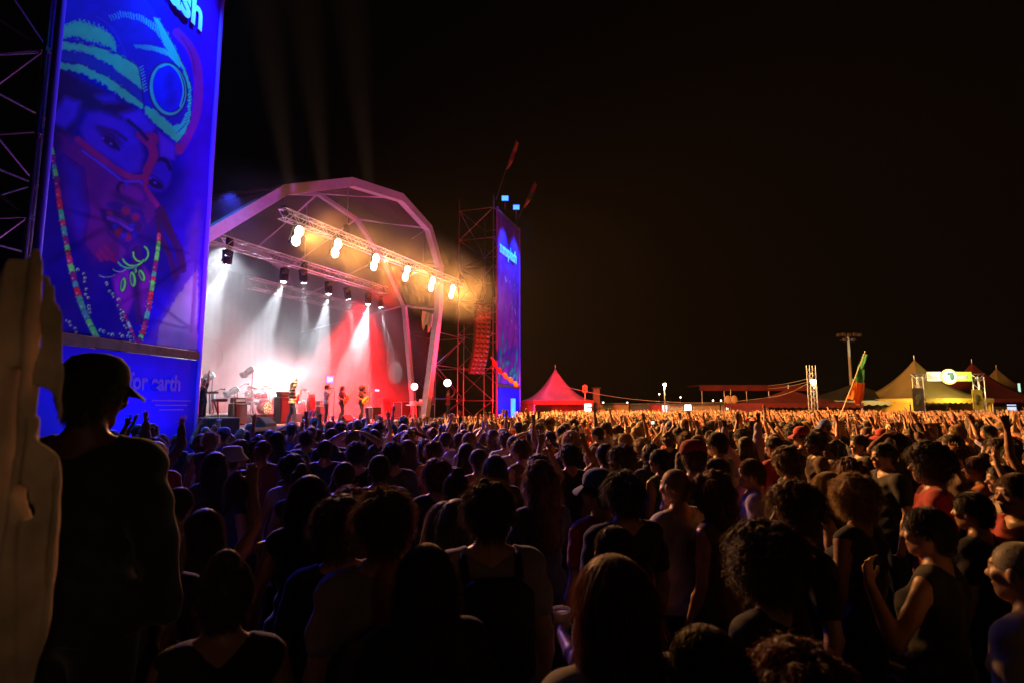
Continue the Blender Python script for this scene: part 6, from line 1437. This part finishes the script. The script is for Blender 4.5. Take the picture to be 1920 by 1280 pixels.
# water bottle low on the left
p = at(188, 1185, 2.2); r_ = empty('water_bottle', p-Vector((0, 0, .12)), 0, 'clear plastic water bottle low at the left', 'bottle'); MB().lathe([(.032, 0), (.034, .02), (.034, .14), (.028, .17), (.013, .20), (.013, .215)], None, 18).build('bottle_wall', mat('clear_plastic', (.5, .48, .5), .15, transl=.5), r_); MB().lathe([(.016, .212), (.016, .235), (.001, .236)], None, 14).build('cap', WHITE, r_)
# ---- people filled in around them, nearest rows first
def allowed(x, y):
    P = Vector((x, y, 0))-S0
    s_ = P.dot(U); n_ = P.dot(N)
    if n_ < (7.0 if s_ < 9 else 7.0-(s_-9)*.45 if s_ < 16 else 3.8): return False
    if y < 18.6 and x < -8.9 + max(0, (y-12)*.10): return False
    if (Vector((x, y, 0))-Vector((-10.0, 18, 0))).length < 2.4: return False
    return True
zones = [(460, 'by the blue banner'), (540, 'below the drum kit'), (630, 'below the singer'), (720, 'below the acoustic guitarist'), (800, 'by the far arch leg'), (890, 'below the scaffold wing'), (990, 'below the far tower'), (1100, 'below the red tent'), (1180, 'below the mustard container'), (1250, 'left of the lamp post'), (1340, 'below the cream cabin'), (1440, 'below the tan cabin'), (1540, 'near the lattice mast'), (1650, 'near the waved flag'), (1760, 'below the yellow tent'), (1850, 'below the gate sign'), (4000, 'near the right edge')]
A_TXT = {'DN': 'arms down', 'U1': 'one arm up', 'U2': 'both arms up', 'W': 'waving one hand', 'C': 'clapping overhead', 'F': 'reaching forward', 'H': 'hands on head'}
A_SET = {'DN': DN, 'U1': ('up', 'down'), 'U2': ('up', 'high'), 'W': ('wave', 'down'), 'C': ('clap', 'clap'), 'F': ('forward up', 'forward up'), 'H': ('head', 'head')}
used = set(); r2 = random.Random(21)
cell = {}
def near_ok(x, y, dmin):
    cx, cy = int(x//1), int(y//1)
    for i in (-1, 0, 1):
        for j in (-1, 0, 1):
            for (a, b) in cell.get((cx+i, cy+j), ()):
                if (a-x)**2+(b-y)**2 < dmin*dmin: return False
    return True
def add_cell(x, y): cell.setdefault((int(x//1), int(y//1)), []).append((x, y))
for a in PLACED+[(0, 0), (-1.3, 1.75)]: add_cell(*a)
fill = []
for t in range(60000):
    d = 2.7+r2.random()**.8*13.6; px = r2.uniform(-40, 1960); x = (px-960)/1050*d; y = d
    dm = .60+.10*r2.random()
    if d < 4.3 and not (1480 < px): continue
    if allowed(x, y) and near_ok(x, y, dm): add_cell(x, y); fill.append((d, x, y, px))
fill.sort(); NFILL = 300-len(NEAR)-2
cut = fill[:NFILL]; R_CUT = cut[-1][0]
print('near', len(NEAR), 'fill candidates', len(fill), 'cut depth', R_CUT)
for (d, x, y, px) in cut:
    zone = next(z for lim, z in zones if px < lim)
    for t in range(200):
        pr = .0 if d < 4.3 else .10 if d < 7 else .5 if d < 10 else .75
        if px < 760: pr *= .5
        a = 'DN' if r2.random() > pr else r2.choice(['U1', 'U1', 'U2', 'W', 'W', 'C', 'F', 'H'])
        fem = r2.random() < .5; hair = r2.choice(['long', 'wavy', 'bun', 'ponytail', 'curly', 'long'] if fem else ['short', 'short', 'messy', 'shaved', 'curly', 'dreads'])
        hc = r2.choice(['black', 'dark brown', 'brown', 'blond', 'red brown', 'dark brown']); top = r2.choice(['tee', 'tank'] if fem else ['tee', 'tee', 'tank', 'long'])
        tc_ = r2.choice([c for c in CLOTH if c not in ('striped', 'black', 'dark grey', 'navy')] if r2.random() < .35 else ['black', 'dark grey', 'navy', 'brown'])
        hw = {'long': 'long %s hair', 'wavy': 'wavy %s hair', 'bun': 'a %s bun', 'ponytail': 'a %s ponytail', 'curly': '%s curls', 'short': 'short %s hair', 'messy': 'messy %s hair', 'shaved': 'cropped %s hair', 'dreads': '%s dreadlocks'}[hair] % hc
        lab = '%s with %s in %s %s, %s, %s' % ('woman' if fem else 'man', hw, tc_, {'tee': 'tee', 'tank': 'vest', 'long': 'shirt'}[top], A_TXT[a], zone)
        if len(lab.split()) <= 16 and lab not in used: break
    used.add(lab)
    o = person(Vector((x, y, 0)), heading((x, y, 0), r2.gauss(0, 18)), r2.uniform(1.58, 1.72) if fem else r2.uniform(1.66, 1.82), A_SET[a], hair, hc, top, tc_, r2.choice([0, 0, 1, 1, 2]), fem, 'stand', lab, 'festival crowd', 0 if d < 4.3 else 1 if d < 9 else 2, None if r2.random() > .1 else 'cap', r2.choice(['black', 'white', 'red', 'blue']), r2.randrange(9), r2.random() < .5)
# ---- the far crowd: one mass nobody could count
src = bpy.data.collections.new('crowd_figures'); proto = []
r3 = random.Random(5)
for k in range(26):
    a = r3.choice(['U1', 'U2', 'W', 'C', 'F', 'U1', 'U2', 'U2']) if k < 18 else 'DN'
    fem = k % 2 == 0; hair = r3.choice(['long', 'wavy', 'bun', 'curly'] if fem else ['short', 'short', 'messy', 'curly']); arms = A_SET[a]; top = r3.choice(['tee', 'tank'])
    ms = [(body_mesh(arms, 'stand', fem, .018), SKIN[r3.choice([0, 0, 1])]), (shirt_mesh(arms, fem, top, .02), CLOTH[r3.choice(['black', 'dark grey', 'white', 'red', 'orange', 'green', 'blue', 'cream', 'brown', 'pink', 'navy', 'black'])]), (trouser_mesh('stand', fem), DENIM), (hair_mesh(hair, k % 3, 2), HAIR[r3.choice(['black', 'dark brown', 'brown', 'blond', 'red brown'])])]
    V = []; Fq = []; mi = []; off = 0; tn = []
    for q, (me, mm) in enumerate(ms):
        v = np.zeros(len(me.vertices)*3, np.float32); me.vertices.foreach_get('co', v); fl_ = np.zeros(len(me.loops), np.int32); me.loops.foreach_get('vertex_index', fl_)
        V.append(v.reshape(-1, 3)); Fq.append(fl_.reshape(-1, 4)+off); mi += [q]*(len(fl_)//4); off += len(me.vertices)
        tt = np.ones((len(me.vertices), 4), np.float32)
        if q == 0: b_ = np.zeros(len(me.vertices)*4, np.float32); me.color_attributes['tint'].data.foreach_get('color', b_); tt = b_.reshape(-1, 4)
        tn.append(tt)
    nm = grid_mesh('figure', np.concatenate(V), np.concatenate(Fq), ms[0][1])
    for _, mm in ms[1:]: nm.materials.append(mm)
    nm.polygons.foreach_set('material_index', mi); at_ = nm.color_attributes.new('tint', 'FLOAT_COLOR', 'POINT'); at_.data.foreach_set('color', np.concatenate(tn).ravel())
    o = bpy.data.objects.new('crowd_figure', nm); src.objects.link(o); proto.append((o, a))
pts = [(x, y) for (d, x, y, px) in fill[NFILL:]]
for t in range(90000):
    d = 15.5+r3.random()**.75*32; px = r3.uniform(-40, 1965); x = (px-960)/1050*d; y = d
    if allowed(x, y) and near_ok(x, y, .66 if d < 26 else .8) and y > R_CUT: 
        if (Vector((x, y, 0))-RB0).dot(Vector((-.945, .327, 0))) > -1.0 and y > 38 and x < 3: continue
        add_cell(x, y); pts.append((x, y))
print('far crowd', len(pts))
cm_ = bpy.data.meshes.new('crowd'); P3 = np.array([(x, y, 0) for x, y in pts], np.float32); cm_.vertices.add(len(P3)); cm_.vertices.foreach_set('co', P3.ravel())
up_i = [k for k, (o, a) in enumerate(proto) if a != 'DN']; dn_i = [k for k, (o, a) in enumerate(proto) if a == 'DN']
ai = cm_.attributes.new('pick', 'INT', 'POINT'); ar = cm_.attributes.new('turn', 'FLOAT', 'POINT'); asz = cm_.attributes.new('size', 'FLOAT', 'POINT')
pk = []; 
for x, y in pts:
    q = (.8 if y < 26 else .62) if x > -2 else .35
    pk.append(r3.choice(up_i) if r3.random() < q else r3.choice(dn_i))
ai.data.foreach_set('value', pk); ar.data.foreach_set('value', [heading((x, y, 0), r3.gauss(0, 15)) for x, y in pts]); asz.data.foreach_set('value', [r3.uniform(.86, .97) for _ in pts])
crowd = link('crowd', cm_); crowd['kind'] = 'stuff'
ng = bpy.data.node_groups.new('crowd_nodes', 'GeometryNodeTree'); ng.interface.new_socket('Geometry', in_out='INPUT', socket_type='NodeSocketGeometry'); ng.interface.new_socket('Geometry', in_out='OUTPUT', socket_type='NodeSocketGeometry')
gi = ng.nodes.new('NodeGroupInput'); go_ = ng.nodes.new('NodeGroupOutput'); ip = ng.nodes.new('GeometryNodeInstanceOnPoints'); ci = ng.nodes.new('GeometryNodeCollectionInfo')
ci.inputs['Collection'].default_value = src; ci.inputs['Separate Children'].default_value = True; ci.inputs['Reset Children'].default_value = True
def attr(nm, tp): n_ = ng.nodes.new('GeometryNodeInputNamedAttribute'); n_.data_type = tp; n_.inputs[0].default_value = nm; return n_.outputs[0]
cx_ = ng.nodes.new('ShaderNodeCombineXYZ'); ng.links.new(attr('turn', 'FLOAT'), cx_.inputs[2]); er = ng.nodes.new('FunctionNodeEulerToRotation'); ng.links.new(cx_.outputs[0], er.inputs[0])
ng.links.new(gi.outputs[0], ip.inputs['Points']); ng.links.new(ci.outputs[0], ip.inputs['Instance']); ip.inputs['Pick Instance'].default_value = True
ng.links.new(attr('pick', 'INT'), ip.inputs['Instance Index']); ng.links.new(er.outputs[0], ip.inputs['Rotation'])
sc2 = ng.nodes.new('ShaderNodeCombineXYZ'); sa = attr('size', 'FLOAT'); [ng.links.new(sa, sc2.inputs[i]) for i in range(3)]; ng.links.new(sc2.outputs[0], ip.inputs['Scale']); ng.links.new(ip.outputs[0], go_.inputs[0])
md = crowd.modifiers.new('figures', 'NODES'); md.node_group = ng
# crowd barrier in front of the stage
b_ = MB(); root = empty('crowd_barrier', st(-1, 3.2), SANG, 'steel crowd barrier between the front row and the stage', 'barrier')
for i in range(13): MB().box((i*1.5+.7, 0, 1.05), (1.45, .06, .08), bev=.015).box((i*1.5+.7, 0, .55), (1.42, .03, .9)).build('barrier_panel', STEEL, root)
# waved flag held up in the far rows
Yf = 21.0; hb = at(1577, 775, Yf); ht = at(1622, 659, Yf)
fr_ = empty('waved_flag', hb, 0, 'green flag with an orange corner waved on a leaning pole', 'flag'); v = ht-hb
MB().tube(-v*.12, v, .022, .014, 7).build('pole', mat('flag_pole', (.6, .5, .4), .5), fr_)
MB().ball(v, .035).build('pole_tip', mat('flag_pole', (.6, .5, .4)), fr_)
def cloth_patch(name, t0, t1, m, cols=9, rows=12, w0=.10, w1=.75):
    vv = []
    for j in range(rows+1):
        t = t0+(t1-t0)*j/rows
        for i in range(cols+1):
            u = i/cols; wd = (.08+.40*min(1, (.99-t)*1.6))*(1-.2*max(0, t0-t)); x = v*t + Vector((wd*u, .10*math.sin(u*7+t*9)+.05*math.sin(u*13), -.45*u*wd-.12*u*math.sin(t*8)))
            vv.append(x)
    K = cols+1; MB().raw(vv, [(j*K+i, j*K+i+1, (j+1)*K+i+1, (j+1)*K+i) for j in range(rows) for i in range(cols)], 0, True).build(name, m, fr_)
cloth_patch('green_cloth', .97, .52, mat('flag_green_cloth', (.05, .30, .12), .8, transl=.3)); cloth_patch('orange_cloth', .52, .26, mat('flag_orange_cloth', (.75, .24, .04), .8, transl=.3))
o = person(Vector((hb.x-.28, hb.y+.02, 0)), heading((hb.x, hb.y, 0), 0), 1.76, ('up', 'forward up'), 'short', 'black', 'tee', 'white', 0, False, 'stand', 'person in white holding the waved flag pole', 'festival crowd', 2)
